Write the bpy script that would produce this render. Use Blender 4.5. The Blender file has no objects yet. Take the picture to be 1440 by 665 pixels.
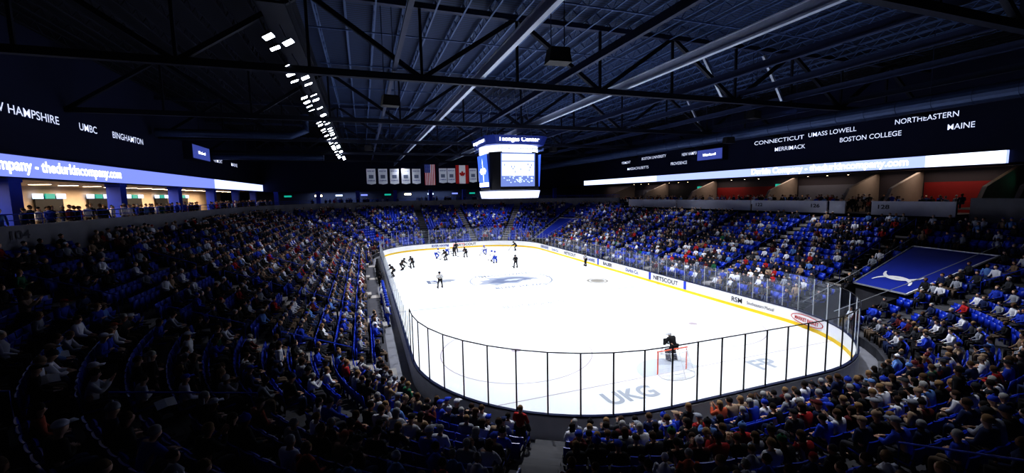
import bpy, math, random
import numpy as np
from mathutils import Vector, Matrix
random.seed(7); rng=np.random.default_rng(7)
SC=bpy.context.scene; COL=SC.collection
# ------------------------------------------------------------ camera
CX,CY,CZ=-15.,-43.2,9.42
yaw,pit,rol,FF=math.radians(19.4),math.radians(5.75),-.0196,590.
fw=np.array([math.sin(yaw)*math.cos(pit),math.cos(yaw)*math.cos(pit),-math.sin(pit)])
r0=np.array([math.cos(yaw),-math.sin(yaw),0]); u0=np.cross(r0,fw)
rv=r0*math.cos(rol)+u0*math.sin(rol); uv=-r0*math.sin(rol)+u0*math.cos(rol)
cd=bpy.data.cameras.new("camera"); co=bpy.data.objects.new("camera",cd); COL.objects.link(co)
co.matrix_world=Matrix(((rv[0],uv[0],-fw[0],CX),(rv[1],uv[1],-fw[1],CY),(rv[2],uv[2],-fw[2],CZ),(0,0,0,1)))
cd.sensor_width=36; cd.lens=FF/1440*36; cd.clip_end=500; cd.clip_start=.2
SC.camera=co
def view(P):
    d=np.array(P)-np.array([CX,CY,CZ]); D=float(d@fw)
    if D<.5: return 0,0,D
    return 720+FF*float(d@rv)/D, 332.5-FF*float(d@uv)/D, D
def seen(P,m=60):
    x,y,D=view(P); return D>2.5 and -m<x<1440+m and -m<y<665+m
# ------------------------------------------------------------ materials
MATS={}
def mat(name,col=(.5,.5,.5),rough=.6,metal=0,emit=0,ecol=None,mode=None,noise=0,nscale=3,spec=.5,bump=0):
    if name in MATS: return MATS[name]
    m=bpy.data.materials.new(name); m.use_nodes=True; nt=m.node_tree; b=nt.nodes["Principled BSDF"]
    b.inputs["Base Color"].default_value=(*col,1); b.inputs["Roughness"].default_value=rough
    b.inputs["Metallic"].default_value=metal; b.inputs["Specular IOR Level"].default_value=spec
    if emit:
        b.inputs["Emission Color"].default_value=(*(ecol or col),1); b.inputs["Emission Strength"].default_value=emit
    src=None
    if mode=='obj':
        n=nt.nodes.new("ShaderNodeObjectInfo"); src=n.outputs["Color"]
    elif mode=='attr':
        n=nt.nodes.new("ShaderNodeAttribute"); n.attribute_name="Col"; src=n.outputs["Color"]
    if noise:
        t=nt.nodes.new("ShaderNodeTexNoise"); t.inputs["Scale"].default_value=nscale; t.inputs["Detail"].default_value=4
        g=nt.nodes.new("ShaderNodeTexCoord"); nt.links.new(g.outputs["Object"],t.inputs["Vector"])
        mr=nt.nodes.new("ShaderNodeMapRange"); mr.inputs[3].default_value=1-noise; mr.inputs[4].default_value=1+noise
        nt.links.new(t.outputs["Fac"],mr.inputs[0])
        mx=nt.nodes.new("ShaderNodeVectorMath"); mx.operation='SCALE'
        if src: nt.links.new(src,mx.inputs[0])
        else: mx.inputs[0].default_value=col
        nt.links.new(mr.outputs[0],mx.inputs["Scale"]); src=mx.outputs[0]
        if bump:
            bp=nt.nodes.new("ShaderNodeBump"); bp.inputs["Strength"].default_value=bump
            nt.links.new(t.outputs["Fac"],bp.inputs["Height"]); nt.links.new(bp.outputs[0],b.inputs["Normal"])
    if src: nt.links.new(src,b.inputs["Base Color"])
    MATS[name]=m; return m
def emis(name,col,s):
    m=mat(name,(0.02,0.02,0.02),.5,emit=s,ecol=col); return m
M_ICE=mat("ice",(.93,.95,.98),.28,noise=.015,nscale=.4)
M_BOARD=mat("board_white",(.88,.88,.9),.4,noise=.02)
M_YEL=mat("kick_yellow",(.9,.62,.02),.5,noise=.03)
M_CAP=mat("cap_navy",(.012,.02,.07),.4,noise=.05)
M_BOUT=mat("board_outer",(.8,.81,.85),.6,noise=.08)
M_CONC=mat("concrete",(.07,.07,.085),.85,noise=.3,nscale=1.5,bump=.1)
M_CONCL=mat("concrete_light",(.24,.24,.27),.85,noise=.2,nscale=1.5)
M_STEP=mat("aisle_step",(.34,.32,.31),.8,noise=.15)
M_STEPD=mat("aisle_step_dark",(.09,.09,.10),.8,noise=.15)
M_PARA=mat("parapet_concrete",(.2,.2,.23),.8,noise=.25,nscale=.8)
M_NAVY=mat("navy_wall",(.010,.016,.065),.8,noise=.15,nscale=.5)
M_BLUE=mat("royal_blue",(.015,.06,.6),.45,noise=.05)
M_SEAT=mat("seat_blue",(.012,.048,.46),.36,noise=.06)
M_RAIL=mat("rail_blue",(.03,.08,.6),.35)
M_STEEL=mat("roof_steel",(.024,.036,.09),.6,noise=.15)
M_JOIST=mat("joist_steel",(.09,.14,.28),.55,noise=.1)
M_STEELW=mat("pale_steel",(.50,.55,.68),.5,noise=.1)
M_DUCT=mat("duct_metal",(.06,.09,.18),.4,metal=.4,noise=.15)
M_BLACK=mat("black",(.008,.008,.012),.6,noise=.1)
M_BLKBL=mat("dark_and_shaded_steel",(.008,.012,.032),.7,noise=.1)  # dark truss and catwalk steel, also painted shade on the side-bay joists
M_DARK=mat("dark_grey",(.03,.03,.035),.6)
M_WHITE=mat("white",(.8,.8,.82),.5)
M_LETTER=mat("wall_letter",(.75,.78,.85),.5,emit=.5,ecol=(.75,.8,1))  # white painted letters; extra brightness put in as a faint glow
M_CREAM=mat("cream_wall",(.66,.53,.40),.7,noise=.08)
M_DIV=mat("divider_beige",(.30,.25,.22),.7,noise=.1)
M_RED=mat("red",(.5,.02,.02),.6,noise=.1)
M_REDD=mat("dark_red",(.22,.012,.012),.7,noise=.1)
M_REDG=mat("goal_red",(.85,.12,.04),.35)
M_NET=mat("net",(.75,.75,.78),.7)
M_ALU=mat("aluminium",(.55,.57,.6),.35,metal=.6)
M_TEXT_B=mat("text_blue",(.03,.06,.3),.5)
M_TEXT_D=mat("text_dark",(.03,.03,.05),.5)
M_CLOTH=mat("clothing",mode='obj',rough=.85,noise=.12,nscale=9)
M_SKIN=mat("skin",mode='obj',rough=.55)
M_CROWD=mat("crowd",mode='attr',rough=.85)
M_LEDB=emis("led_blue",(.25,.31,.86),.75)
M_LEDBR=emis("led_blue_pale",(.42,.50,.92),.86)
M_LEDW=emis("led_white",(.95,.97,1),3.0)
M_LAMP=emis("lamp_lens",(.90,.94,1),14)
M_WARM=emis("warm_lamp",(1,.78,.5),6)
M_SCRB=emis("screen_navy",(.01,.03,.25),1)
M_SCRP=emis("screen_pale",(.55,.68,.95),1.2)
M_SCRG=emis("screen_teal",(.02,.45,.35),.6)
g=bpy.data.materials.new("glass"); g.use_nodes=True; nt=g.node_tree; nt.nodes.clear()
o_=nt.nodes.new("ShaderNodeOutputMaterial"); mx=nt.nodes.new("ShaderNodeMixShader"); tr=nt.nodes.new("ShaderNodeBsdfTransparent"); gl=nt.nodes.new("ShaderNodeBsdfGlossy")
tr.inputs[0].default_value=(.93,.95,.97,1); gl.inputs["Roughness"].default_value=.08; gl.inputs[0].default_value=(.8,.85,1,1); mx.inputs[0].default_value=.09
nt.links.new(tr.outputs[0],mx.inputs[1]); nt.links.new(gl.outputs[0],mx.inputs[2]); nt.links.new(mx.outputs[0],o_.inputs[0]); M_GLASS=g
def deckmat(name,col):
    d=mat(name,col,.7); nt=d.node_tree; b=nt.nodes["Principled BSDF"]
    tc=nt.nodes.new("ShaderNodeTexCoord"); wv=nt.nodes.new("ShaderNodeTexWave"); wv.bands_direction='Y'; wv.inputs["Scale"].default_value=1.1
    nt.links.new(tc.outputs["Object"],wv.inputs["Vector"]); cr=nt.nodes.new("ShaderNodeMapRange"); cr.inputs[3].default_value=.5; cr.inputs[4].default_value=1.3
    nt.links.new(wv.outputs["Fac"],cr.inputs[0]); sm=nt.nodes.new("ShaderNodeVectorMath"); sm.operation='SCALE'; sm.inputs[0].default_value=col
    nt.links.new(cr.outputs[0],sm.inputs["Scale"]); nt.links.new(sm.outputs[0],b.inputs["Base Color"]); return d
M_DECK=deckmat("roof_deck",(.020,.040,.105)); M_DECKD=deckmat("roof_deck_shaded",(.004,.008,.024))  # second deck: shade of the roof edges put into a darker colour
s=mat("referee_stripes",(.8,.8,.8),.8); nt=s.node_tree; b=nt.nodes["Principled BSDF"]
tc=nt.nodes.new("ShaderNodeTexCoord"); wv=nt.nodes.new("ShaderNodeTexWave"); wv.bands_direction='X'; wv.inputs["Scale"].default_value=3.2
nt.links.new(tc.outputs["Object"],wv.inputs["Vector"]); rp=nt.nodes.new("ShaderNodeValToRGB"); rp.color_ramp.interpolation='CONSTANT'
rp.color_ramp.elements[0].color=(.01,.01,.01,1); rp.color_ramp.elements[1].position=.5; rp.color_ramp.elements[1].color=(.8,.8,.8,1)
nt.links.new(wv.outputs["Fac"],rp.inputs[0]); nt.links.new(rp.outputs[0],b.inputs["Base Color"]); M_STRIPE=s
# ------------------------------------------------------------ mesh helpers
class MB:
    def __init__(s): s.v=[];s.f=[];s.m=[]
    def quad(s,*p,m=0):
        n=len(s.v); s.v+=[tuple(q) for q in p]; s.f.append(tuple(range(n,n+len(p)))); s.m.append(m)
    def box(s,c,d,R=None,m=0,taper=1):
        n=len(s.v); 
        for z in(-.5,.5):
            k=taper if z>0 else 1
            for x,y in((-.5,-.5),(.5,-.5),(.5,.5),(-.5,.5)):
                p=Vector((x*d[0]*k,y*d[1]*k,z*d[2]))
                if R is not None: p=R@p
                s.v.append((p.x+c[0],p.y+c[1],p.z+c[2]))
        for q in((0,3,2,1),(4,5,6,7),(0,1,5,4),(1,2,6,5),(2,3,7,6),(3,0,4,7)):
            s.f.append(tuple(n+k for k in q)); s.m.append(m)
    def beam(s,a,b,w,h=None,m=0):
        a=Vector(a);b=Vector(b);h=h or w; z=(b-a); L=z.length; z.normalize()
        up=Vector((0,0,1)) if abs(z.z)<.95 else Vector((0,1,0)); x=up.cross(z).normalized(); y=z.cross(x)
        R=Matrix((x,y,z)).transposed(); s.box((a+b)/2,(w,h,L),R,m)
    def tube(s,pts,r,n=6,m=0,cap=True):
        pts=[Vector(p) for p in pts]; rr=r if isinstance(r,(list,tuple)) else [r]*len(pts); base=len(s.v)
        for i,p in enumerate(pts):
            t=(pts[min(i+1,len(pts)-1)]-pts[max(i-1,0)]).normalized()
            up=Vector((0,0,1)) if abs(t.z)<.9 else Vector((0,1,0)); x=up.cross(t).normalized(); y=t.cross(x)
            for k in range(n):
                a=2*math.pi*k/n; q=p+(x*math.cos(a)+y*math.sin(a))*rr[i]; s.v.append(tuple(q))
        for i in range(len(pts)-1):
            for k in range(n):
                a=base+i*n+k;b=base+i*n+(k+1)%n; s.f.append((a,b,b+n,a+n)); s.m.append(m)
        if cap:
            s.f.append(tuple(base+k for k in reversed(range(n)))); s.m.append(m)
            e=base+(len(pts)-1)*n; s.f.append(tuple(e+k for k in range(n))); s.m.append(m)
    def mesh(s,name,mats,smooth=False):
        me=bpy.data.meshes.new(name); me.from_pydata(s.v,[],s.f)
        for m in mats: me.materials.append(m)
        me.polygons.foreach_set("material_index",s.m)
        if smooth: me.polygons.foreach_set("use_smooth",[True]*len(s.f))
        me.update(); return me
    def obj(s,name,mats,parent=None,loc=(0,0,0),smooth=False):
        return mk(name,s.mesh(name,mats,smooth),parent,loc)
def mk(name,me,parent=None,loc=(0,0,0),rz=0):
    o=bpy.data.objects.new(name,me); COL.objects.link(o); o.location=loc
    if rz: o.rotation_euler=(0,0,rz)
    if parent: o.parent=parent
    return o
def tag(o,label,cat,group=None,kind=None):
    o["label"]=label; o["category"]=cat
    if group: o["group"]=group
    if kind: o["kind"]=kind
    return o
def struct(o,label=None):
    o["kind"]="structure"
    if label: o["label"]=label; o["category"]="building part"
    return o
def tmesh(s,w,h,m,bold=.0):
    cu=bpy.data.curves.new("t",'FONT'); cu.body=s; cu.offset=bold
    ob=bpy.data.objects.new("t",cu); COL.objects.link(ob); dg=bpy.context.evaluated_depsgraph_get(); dg.update()
    me=bpy.data.meshes.new_from_object(ob.evaluated_get(dg)); bpy.data.objects.remove(ob)
    n=len(me.vertices); a=np.zeros(n*3); me.vertices.foreach_get("co",a); a=a.reshape(-1,3)
    lo=a.min(0);hi=a.max(0); c=(lo+hi)/2; a-=c; a[:,0]*=w/(hi-lo)[0]; a[:,1]*=h/(hi-lo)[1]; a[:,2]=0
    me.vertices.foreach_set("co",a.ravel()); me.materials.clear(); me.materials.append(m); me.update(); return me
def place(name,me,c,dr,up,parent=None):
    dr=Vector(dr).normalized();up=Vector(up); up=(up-dr*up.dot(dr)).normalized();n=dr.cross(up)
    o=bpy.data.objects.new(name,me); COL.objects.link(o)
    M=Matrix(((dr.x,up.x,n.x,c[0]),(dr.y,up.y,n.y,c[1]),(dr.z,up.z,n.z,c[2]),(0,0,0,1)))
    if parent: o.parent=parent
    o.matrix_local=M
    return o
# ------------------------------------------------------------ lettering meshes
T={}
LW=[("NEW HAMPSHIRE",-11.6,-4.9),("UMBC",-2.7,-.5),("BINGHAMTON",1.7,6.9),("VERMONT",27,31),("MAINE",35.5,39)]
RW=[("CONNECTICUT",-.5,-7.2,15.5),("MERRIMACK",-3.5,-7.4,14.4),("UMASS LOWELL",-7.7,-12.8,15.6),("BOSTON COLLEGE",-11.2,-16.8,14.6),
 ("NORTHEASTERN",-16.2,-20.9,15.7),("MAINE",-20.2,-22,14.6),("VERMONT",30,27,15.2),("BOSTON UNIVERSITY",23.5,16.8,15.5),("MASSACHUSETTS",28,21.5,13.9),
 ("PROVIDENCE",15.6,11.8,14.0),("NEW HAMPSHIRE",13,8.8,15.3)]
for s_,a,b in LW: T["L"+s_]=tmesh(s_,abs(b-a),.55,M_LETTER,.01)
for t in RW: T["R"+t[0]]=tmesh(t[0],abs(t[2]-t[1]),.5,M_LETTER,.01)
LED="Durkin Company - thedurkincompany.com"
T["led"]=tmesh(LED,17.2,.95,M_LEDW,.018)
T["net"]=tmesh("NETSCOUT",3.6,.42,M_TEXT_D,.015); T["rsm"]=tmesh("RSM",1.0,.4,M_TEXT_D,.01)
T["mut"]=tmesh("Southeastern Mutual",2.3,.25,M_TEXT_D); T["mb"]=tmesh("MARKET BASKET",2.0,.26,M_RED,.02)
T["dur"]=tmesh("Durkin Co.",2.4,.4,M_TEXT_B,.01); T["riv"]=tmesh("RIVER HAWKS",3.0,.45,M_TEXT_B,.02)
T["bau"]=tmesh("BAUER",2.0,.4,M_TEXT_D,.02)
M_ICEB=mat("ice_paint_blue",(.17,.20,.29),.3,noise=.1); M_ICEG=mat("ice_paint_grey",(.33,.36,.43),.3,noise=.08); M_ICEL=mat("ice_paint_light",(.47,.50,.56),.3,noise=.05)
M_ICEGO=mat("ice_paint_gold",(.34,.32,.28),.3,noise=.1); M_ICER=mat("ice_paint_red",(.46,.40,.45),.3,noise=.05)
T["ukg"]=tmesh("UKG",2.7,1.15,M_ICEL,.03); T["ual"]=tmesh("UMASS LOWELL",6.6,.9,M_ICEB,.02); T["rh"]=tmesh("RIVER HAWKS",5.6,.8,M_ICEB,.02)
T["B"]=tmesh("B",1.3,1.8,M_ICEB,.02); T["fp"]=tmesh("FP",1.6,1.2,M_ICEL,.03); T["wide"]=tmesh("BELLEGARDE & CO",5.6,.8,M_ICEG,.02)
T["104"]=tmesh("104",1.2,.42,M_TEXT_D,.02); T["128"]=tmesh("128",.9,.38,M_TEXT_D,.02); T["122"]=tmesh("122",.9,.38,M_TEXT_D,.02); T["126"]=tmesh("126",.9,.38,M_TEXT_D,.02)
T["ts"]=tmesh("Tsongas Center",4.4,.55,M_LEDW,.02); T["ts2"]=tmesh("Durkin Company",4.2,.38,mat("ring_text",(.12,.2,.5),.5,emit=.3,ecol=(.12,.2,.6)),.0)
T["ban1"]=tmesh("HOCKEY EAST",1.2,.22,M_TEXT_B,.02); T["ban2"]=tmesh("CHAMPIONS",1.2,.2,M_TEXT_B,.02)
T["umlw"]=tmesh("UMass Lowell",2.4,.35,M_LEDW,.01)
# ------------------------------------------------------------ people meshes by skin modifier
def skinmesh(name,J,E,root,m,sub=1):
    ks=list(J); me=bpy.data.meshes.new(name); me.from_pydata([J[k][:3] for k in ks],[(ks.index(a),ks.index(b)) for a,b in E],[])
    ob=bpy.data.objects.new(name,me); COL.objects.link(ob); md=ob.modifiers.new("Skin",'SKIN'); md.use_smooth_shade=True
    sv=me.skin_vertices[0].data
    for i,k in enumerate(ks):
        r=J[k][3]; sv[i].radius=(r,r); sv[i].use_root=(k==root)
    if sub: s2=ob.modifiers.new("Sub",'SUBSURF'); s2.levels=sub; s2.render_levels=sub
    dg=bpy.context.evaluated_depsgraph_get(); dg.update()
    out=bpy.data.meshes.new_from_object(ob.evaluated_get(dg)); bpy.data.objects.remove(ob)
    out.materials.clear(); out.materials.append(m); out.name=name
    out.polygons.foreach_set("use_smooth",[True]*len(out.polygons)); return out
def figure(P,f=1.0,fingers=True):
    J={k:(P[k][0],P[k][1],P[k][2],r*f) for k,r in(("pel",.125),("spi",.12),("che",.145),("nk0",.062),("nk1",.055),("hd0",.078),("hd1",.098),("hd2",.07))}
    E=[("pel","spi"),("spi","che"),("che","nk0"),("nk0","nk1"),("nk1","hd0"),("hd0","hd1"),("hd1","hd2")]
    h=Vector(P["hd0"]); J["nose"]=(h.x,h.y+.105,h.z+.015,.016); E.append(("hd0","nose"))
    for s in "LR":
        for k,r in(("sh",.068),("el",.046),("wr",.032),("pa",.034),("hp",.095),("kn",.066),("an",.043),("to",.038)): J[k+s]=(*P[k+s],r*f)
        E+=[("che","sh"+s),("sh"+s,"el"+s),("el"+s,"wr"+s),("wr"+s,"pa"+s),("pel","hp"+s),("hp"+s,"kn"+s),("kn"+s,"an"+s),("an"+s,"to"+s)]
        if fingers:
            w=Vector(P["wr"+s]);p=Vector(P["pa"+s]); d=(p-w).normalized(); sd=d.cross(Vector((0,0,1))).normalized(); dn=Vector((0,0,-1))
            for i,(o,l) in enumerate(((-.03,.06),(-.01,.075),(.011,.07),(.03,.052))):
                a=p+sd*o+d*.03; b_=a+d*l*.6; c=b_+(d*.6+dn*.6)*l*.5
                for nm,q in(("a",a),("b",b_),("c",c)): J["f%s%d%s"%(s,i,nm)]=(*q,.009)
                E+=[("pa"+s,"f%s%da"%(s,i)),("f%s%da"%(s,i),"f%s%db"%(s,i)),("f%s%db"%(s,i),"f%s%dc"%(s,i))]
            sg=1 if s=="L" else -1; a=p-d*.01+sd*.04*sg; b_=a+(sd*sg*.6+d*.8)*.04
            J["t%sa"%s]=(*a,.011);J["t%sb"%s]=(*b_,.009); E+=[("pa"+s,"t%sa"%s),("t%sa"%s,"t%sb"%s)]
    body=skinmesh("person_body",J,E,"pel",M_SKIN)
    G=lambda ks,add:{k:(*J[k][:3],J[k][3]+add) for k in ks}
    jk=["pel","spi","che","nk0"]+[a+s for s in"LR" for a in("sh","el","wr")]
    jac=skinmesh("jacket",G(jk,.022*f),[("pel","spi"),("spi","che"),("che","nk0")]+[(a+s if a!="che" else a,b+s) for s in"LR" for a,b in(("che","sh"),("sh","el"),("el","wr"))],"pel",M_CLOTH)
    tk=["pel"]+[a+s for s in"LR" for a in("hp","kn","an")]
    tro=skinmesh("trousers",G(tk,.014*f),[(a+s if a!="pel" else a,b+s) for s in"LR" for a,b in(("pel","hp"),("hp","kn"),("kn","an"))],"pel",M_CLOTH)
    return dict(body=body,jacket=jac,trousers=tro,head=Vector(P["hd1"]),P=P)
def seatpose(lean=0,arms="lap",tw=0):
    l=lean
    P=dict(pel=(0,0,.54),spi=(0,-.02+l*.3,.73),che=(0,l*.8,.93),nk0=(tw*.2,.02+l,1.08-l*.2),nk1=(tw*.3,.03+l*1.1,1.13-l*.25),hd0=(tw*.4,.05+l*1.2,1.2-l*.3),hd1=(tw*.4,.05+l*1.25,1.26-l*.3),hd2=(tw*.4,.04+l*1.3,1.335-l*.3))
    for s,g in(("L",1),("R",-1)):
        P["sh"+s]=(g*.19,l*.85,1.03-l*.15);P["hp"+s]=(g*.1,.03,.53);P["kn"+s]=(g*.14,.42,.53);P["an"+s]=(g*.14,.40,.11);P["to"+s]=(g*.16,.54,.06)
        if arms=="lap": P["el"+s]=(g*.25,.06+l*.7,.77);P["wr"+s]=(g*.13,.28,.66);P["pa"+s]=(g*.09,.35,.65)
        elif arms=="knee": P["el"+s]=(g*.24,.26+l*.3,.72);P["wr"+s]=(g*.1,.44+l*.2,.72);P["pa"+s]=(g*.06,.5+l*.2,.71)
        elif arms=="phone":
            P["el"+s]=(g*.22,.2,.84);P["wr"+s]=(g*.07,.36,1.02);P["pa"+s]=(g*.05,.4,1.09)
        else:
            P["el"+s]=(g*.27,.02,.78);P["wr"+s]=(g*.02+.05*g,.2,.83);P["pa"+s]=(-g*.03,.22,.85)
    return P
def standpose(arms="down"):
    P=dict(pel=(0,0,.95),spi=(0,0,1.13),che=(0,0,1.33),nk0=(0,.01,1.48),nk1=(0,.02,1.53),hd0=(0,.03,1.60),hd1=(0,.03,1.66),hd2=(0,.02,1.735))
    for s,g in(("L",1),("R",-1)):
        P["sh"+s]=(g*.19,0,1.43);P["hp"+s]=(g*.1,0,.92);P["kn"+s]=(g*.12,.03,.5);P["an"+s]=(g*.13,0,.09);P["to"+s]=(g*.15,.15,.05)
        if arms=="down": P["el"+s]=(g*.26,-.02,1.15);P["wr"+s]=(g*.27,.05,.9);P["pa"+s]=(g*.27,.08,.82)
        else: P["el"+s]=(g*.27,.05,1.16);P["wr"+s]=(g*.1,.27,1.2);P["pa"+s]=(g*.05,.32,1.24)
    return P
FIG=[figure(seatpose(0,"lap")),figure(seatpose(.16,"knee")),figure(seatpose(.03,"cross",.03)),figure(seatpose(.05,"phone")),figure(seatpose(.08,"lap",-.05),1.1)]
STA=[figure(standpose("down")),figure(standpose("hold"))]
def ell(mb,c,r,n=10,k=7,z0=-1,z1=1,m=0,fy=0):
    base=len(mb.v)
    for i in range(k):
        z=z0+(z1-z0)*i/(k-1); z=max(-.995,min(.995,z)); q=math.sqrt(1-z*z)
        for j in range(n):
            a=2*math.pi*j/n; mb.v.append((c[0]+r[0]*q*math.cos(a),c[1]+r[1]*q*math.sin(a)+fy*z,c[2]+r[2]*z))
    for i in range(k-1):
        for j in range(n):
            a=base+i*n+j;b=base+i*n+(j+1)%n; mb.f.append((a,b,b+n,a+n)); mb.m.append(m)
    mb.f.append(tuple(base+j for j in reversed(range(n)))); mb.m.append(m)
    mb.f.append(tuple(base+(k-1)*n+j for j in range(n))); mb.m.append(m)
def hairs():
    H=[]
    mb=MB(); ell(mb,(0,-.022,.012),(.103,.108,.115),z0=-.35,fy=.012); H.append(("hair",mb.mesh("hair",[M_CLOTH],True)))
    mb=MB(); ell(mb,(0,-.022,.012),(.106,.11,.117),z0=-.2); ell(mb,(0,-.075,-.1),(.1,.05,.17)); H.append(("hair",mb.mesh("hair",[M_CLOTH],True)))
    mb=MB(); ell(mb,(0,0,.03),(.112,.12,.1),z0=-.05); mb.box((0,.15,.035),(.15,.12,.015)); H.append(("cap",mb.mesh("cap",[M_CLOTH],True)))
    mb=MB(); ell(mb,(0,-.005,.01),(.114,.122,.135),z0=-.1); ell(mb,(0,-.005,.15),(.03,.03,.03)); H.append(("knit_hat",mb.mesh("knit_hat",[M_CLOTH],True)))
    return H
HAIR=hairs()
mb=MB()
for g_ in(-1,1): ell(mb,(g_*.035,.083,-.02),(.012,.01,.01),6,5)
EYES=mb.mesh("eyes",[M_DARK],True)
SH=[]
for yy in(.47,.05):
    for g_ in(-1,1): mb=MB(); mb.box((g_*.14,yy,.055),(.1,.27,.1),taper=.8); SH.append(mb.mesh("shoe",[M_CLOTH]))
# ------------------------------------------------------------ path geometry
HX,HY,R=12.95,30.5,8.67
CCX,CCY=HX-R,HY-R
ANG=[0,5,13,21,28,36,45,54,60,69,77,85,90]
ring=[]
for cx,cy,a0,flip in((CCX,-CCY,-90,True),(CCX,CCY,0,False),(-CCX,CCY,90,True),(-CCX,-CCY,180,False)):
    for a in ANG:
        aa=(a0+90-ANG[len(ANG)-1-ANG.index(a)]) if flip else a0+a
        t=math.radians(aa); ring.append((cx+R*math.cos(t),cy+R*math.sin(t),math.cos(t),math.sin(t),aa))
ring.append((*ring[0][:4],ring[0][4]+360))
def rp_(j,d): b=ring[j]; return (b[0]+b[2]*d,b[1]+b[3]*d)
D0,Z0,RUN,RISE,NR=1.15,.55,.885,.348,18
DT=D0+NR*RUN; CZF=7.5
def intun(a,d):
    a=(a+180)%360-180
    if -21.5<a<-4.5 and 0<d<11.5: return 1
    if 12.5<a<28.5 and 0<d<10.8: return 2
    return 0
# ------------------------------------------------------------ ice and markings
mb=MB(); pts=[]
for k in range(4):
    cx,cy,a0=((CCX,CCY,0),(-CCX,CCY,90),(-CCX,-CCY,180),(CCX,-CCY,270))[k]
    for i in range(19): t=math.radians(a0+5*i); pts.append((cx+R*math.cos(t),cy+R*math.sin(t),0))
mb.v=pts; mb.f=[tuple(range(len(pts)))]; mb.m=[0]
ICE=struct(mb.obj("floor",[M_ICE]),"white ice rink surface with painted lines")
def ringm(name,c,r1,r2,z,m,n=48,a0=0,a1=360):
    mb=MB()
    for i in range(n):
        t=math.radians(a0+(a1-a0)*i/n);u=math.radians(a0+(a1-a0)*(i+1)/n)
        mb.quad((c[0]+r1*math.cos(t),c[1]+r1*math.sin(t),z),(c[0]+r2*math.cos(t),c[1]+r2*math.sin(t),z),(c[0]+r2*math.cos(u),c[1]+r2*math.sin(u),z),(c[0]+r1*math.cos(u),c[1]+r1*math.sin(u),z))
    return mb.obj(name,[m],ICE)
def strip(name,x0,x1,y0,y1,z,m): mb=MB(); mb.quad((x0,y0,z),(x1,y0,z),(x1,y1,z),(x0,y1,z)); return mb.obj(name,[m],ICE)
strip("blue_line",-HX,HX,-8.6,-8.3,.004,M_ICEL); strip("blue_line",-HX,HX,8.3,8.6,.004,M_ICEL)
strip("center_line",-HX,HX,-.12,.12,.004,M_ICER)
strip("goal_line",-HX+.9,HX-.9,-26.03,-25.97,.004,M_ICER); strip("goal_line",-HX+.9,HX-.9,26.9,26.96,.004,M_ICER)
ringm("center_circle",(0,0),4.42,4.6,.005,M_ICEG)
for sx in(-1,1):
    for yy in(-20,20): ringm("faceoff_circle",(sx*6.7,yy),4.5,4.56,.005,M_ICER); ringm("faceoff_dot",(sx*6.7,yy),0,.3,.005,M_ICER)
ringm("goal_crease",(-.2,-26),0,1.8,.005,mat("crease_paint",(.62,.66,.74),.3,noise=.03),a0=0,a1=180); ringm("goal_crease",(0,26.9),0,1.8,.005,M_ICEL,a0=180,a1=360)
hk=[(-3.2,-.6),(-2.2,.2),(-2.9,.5),(-1.4,.9),(-1.8,1.5),(-.4,1.3),(.8,1.5),(1.9,1.1),(2.6,.4),(3.0,-.4),(2.3,-.2),(1.9,-.5),(1.2,-.5),(.4,-1.2),(-.6,-.9),(-1.6,-1.3),(-2.0,-.7)]
def hawk(nm,sx,sy,ox,oy,z,m): mb=MB(); mb.v=[(x*sx+ox,y*sy+oy,z) for x,y in hk]; mb.f=[tuple(reversed(range(len(hk))))]; mb.m=[0]; mb.obj(nm,[m],ICE)
hawk("center_emblem",1.2,1.5,-.4,-.2,.008,M_ICEG); hawk("center_emblem",.85,.95,-.2,-.2,.011,M_ICEB); hawk("center_emblem",.4,.4,.3,-.1,.014,M_ICEL)
def icet(k,x,y,z=.009): return place("ice_lettering",T[k],(x,y,z),(1,0,0),(0,1,0),ICE)
icet("ual",0,3.0); icet("rh",0,-3.4); icet("ukg",-3.7,-27.3); icet("B",-8.2,2.4); icet("fp",5.1,-27.0); icet("wide",-1.6,-10.6)
hawk("side_emblem",.35,.6,-6.6,2.4,.008,M_ICEG)
ringm("gold_emblem",(8.3,-4.4),0,.75,.008,M_ICEGO); ringm("gold_emblem",(8.3,-4.4),.9,1.15,.008,M_ICEGO)
# walkway around boards + terraces + concourse
mb=MB()
def strp(mb,j,d0,d1,z0,z1,m=0):
    a=rp_(j,d0);b=rp_(j,d1);c=rp_(j+1,d1);e=rp_(j+1,d0); mb.quad((*a,z0),(*b,z1),(*c,z1),(*e,z0),m=m)
for j in range(len(ring)-1):
    am=(ring[j][4]+ring[j+1][4])/2; arc=abs(ring[j][4]-ring[j+1][4])>.1
    strp(mb,j,.12,D0,.02,.02,1)
    for i in range(NR):
        d=D0+i*RUN;z=Z0+i*RISE
        tn=intun(am,d+.3) if arc else 0
        if tn and d<(5.1 if tn==1 else 2.4): strp(mb,j,d,d+RUN,.02,.02,0); continue
        zp=z-RISE if i else .02
        if arc and intun(am,.5) and d-RUN<(5.1 if intun(am,.5)==1 else 2.4): zp=.02
        a=rp_(j,d);c=rp_(j+1,d); mb.quad((*a,zp),(*a,z),(*c,z),(*c,zp))
        strp(mb,j,d,d+RUN,z,z,0)
struct(mb.obj("floor_stands",[M_CONC,M_CONCL]),"stepped concrete seating terraces around the rink")
mb=MB()
for j in range(len(ring)-1):
    z=CZF if ring[j][0]<12 or abs(ring[j][1])>22 else 6.9
    strp(mb,j,DT,34,z,z)
struct(mb.obj("floor_concourse",[M_CONC]),"upper concourse floor behind the seating")
mb=MB()
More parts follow.
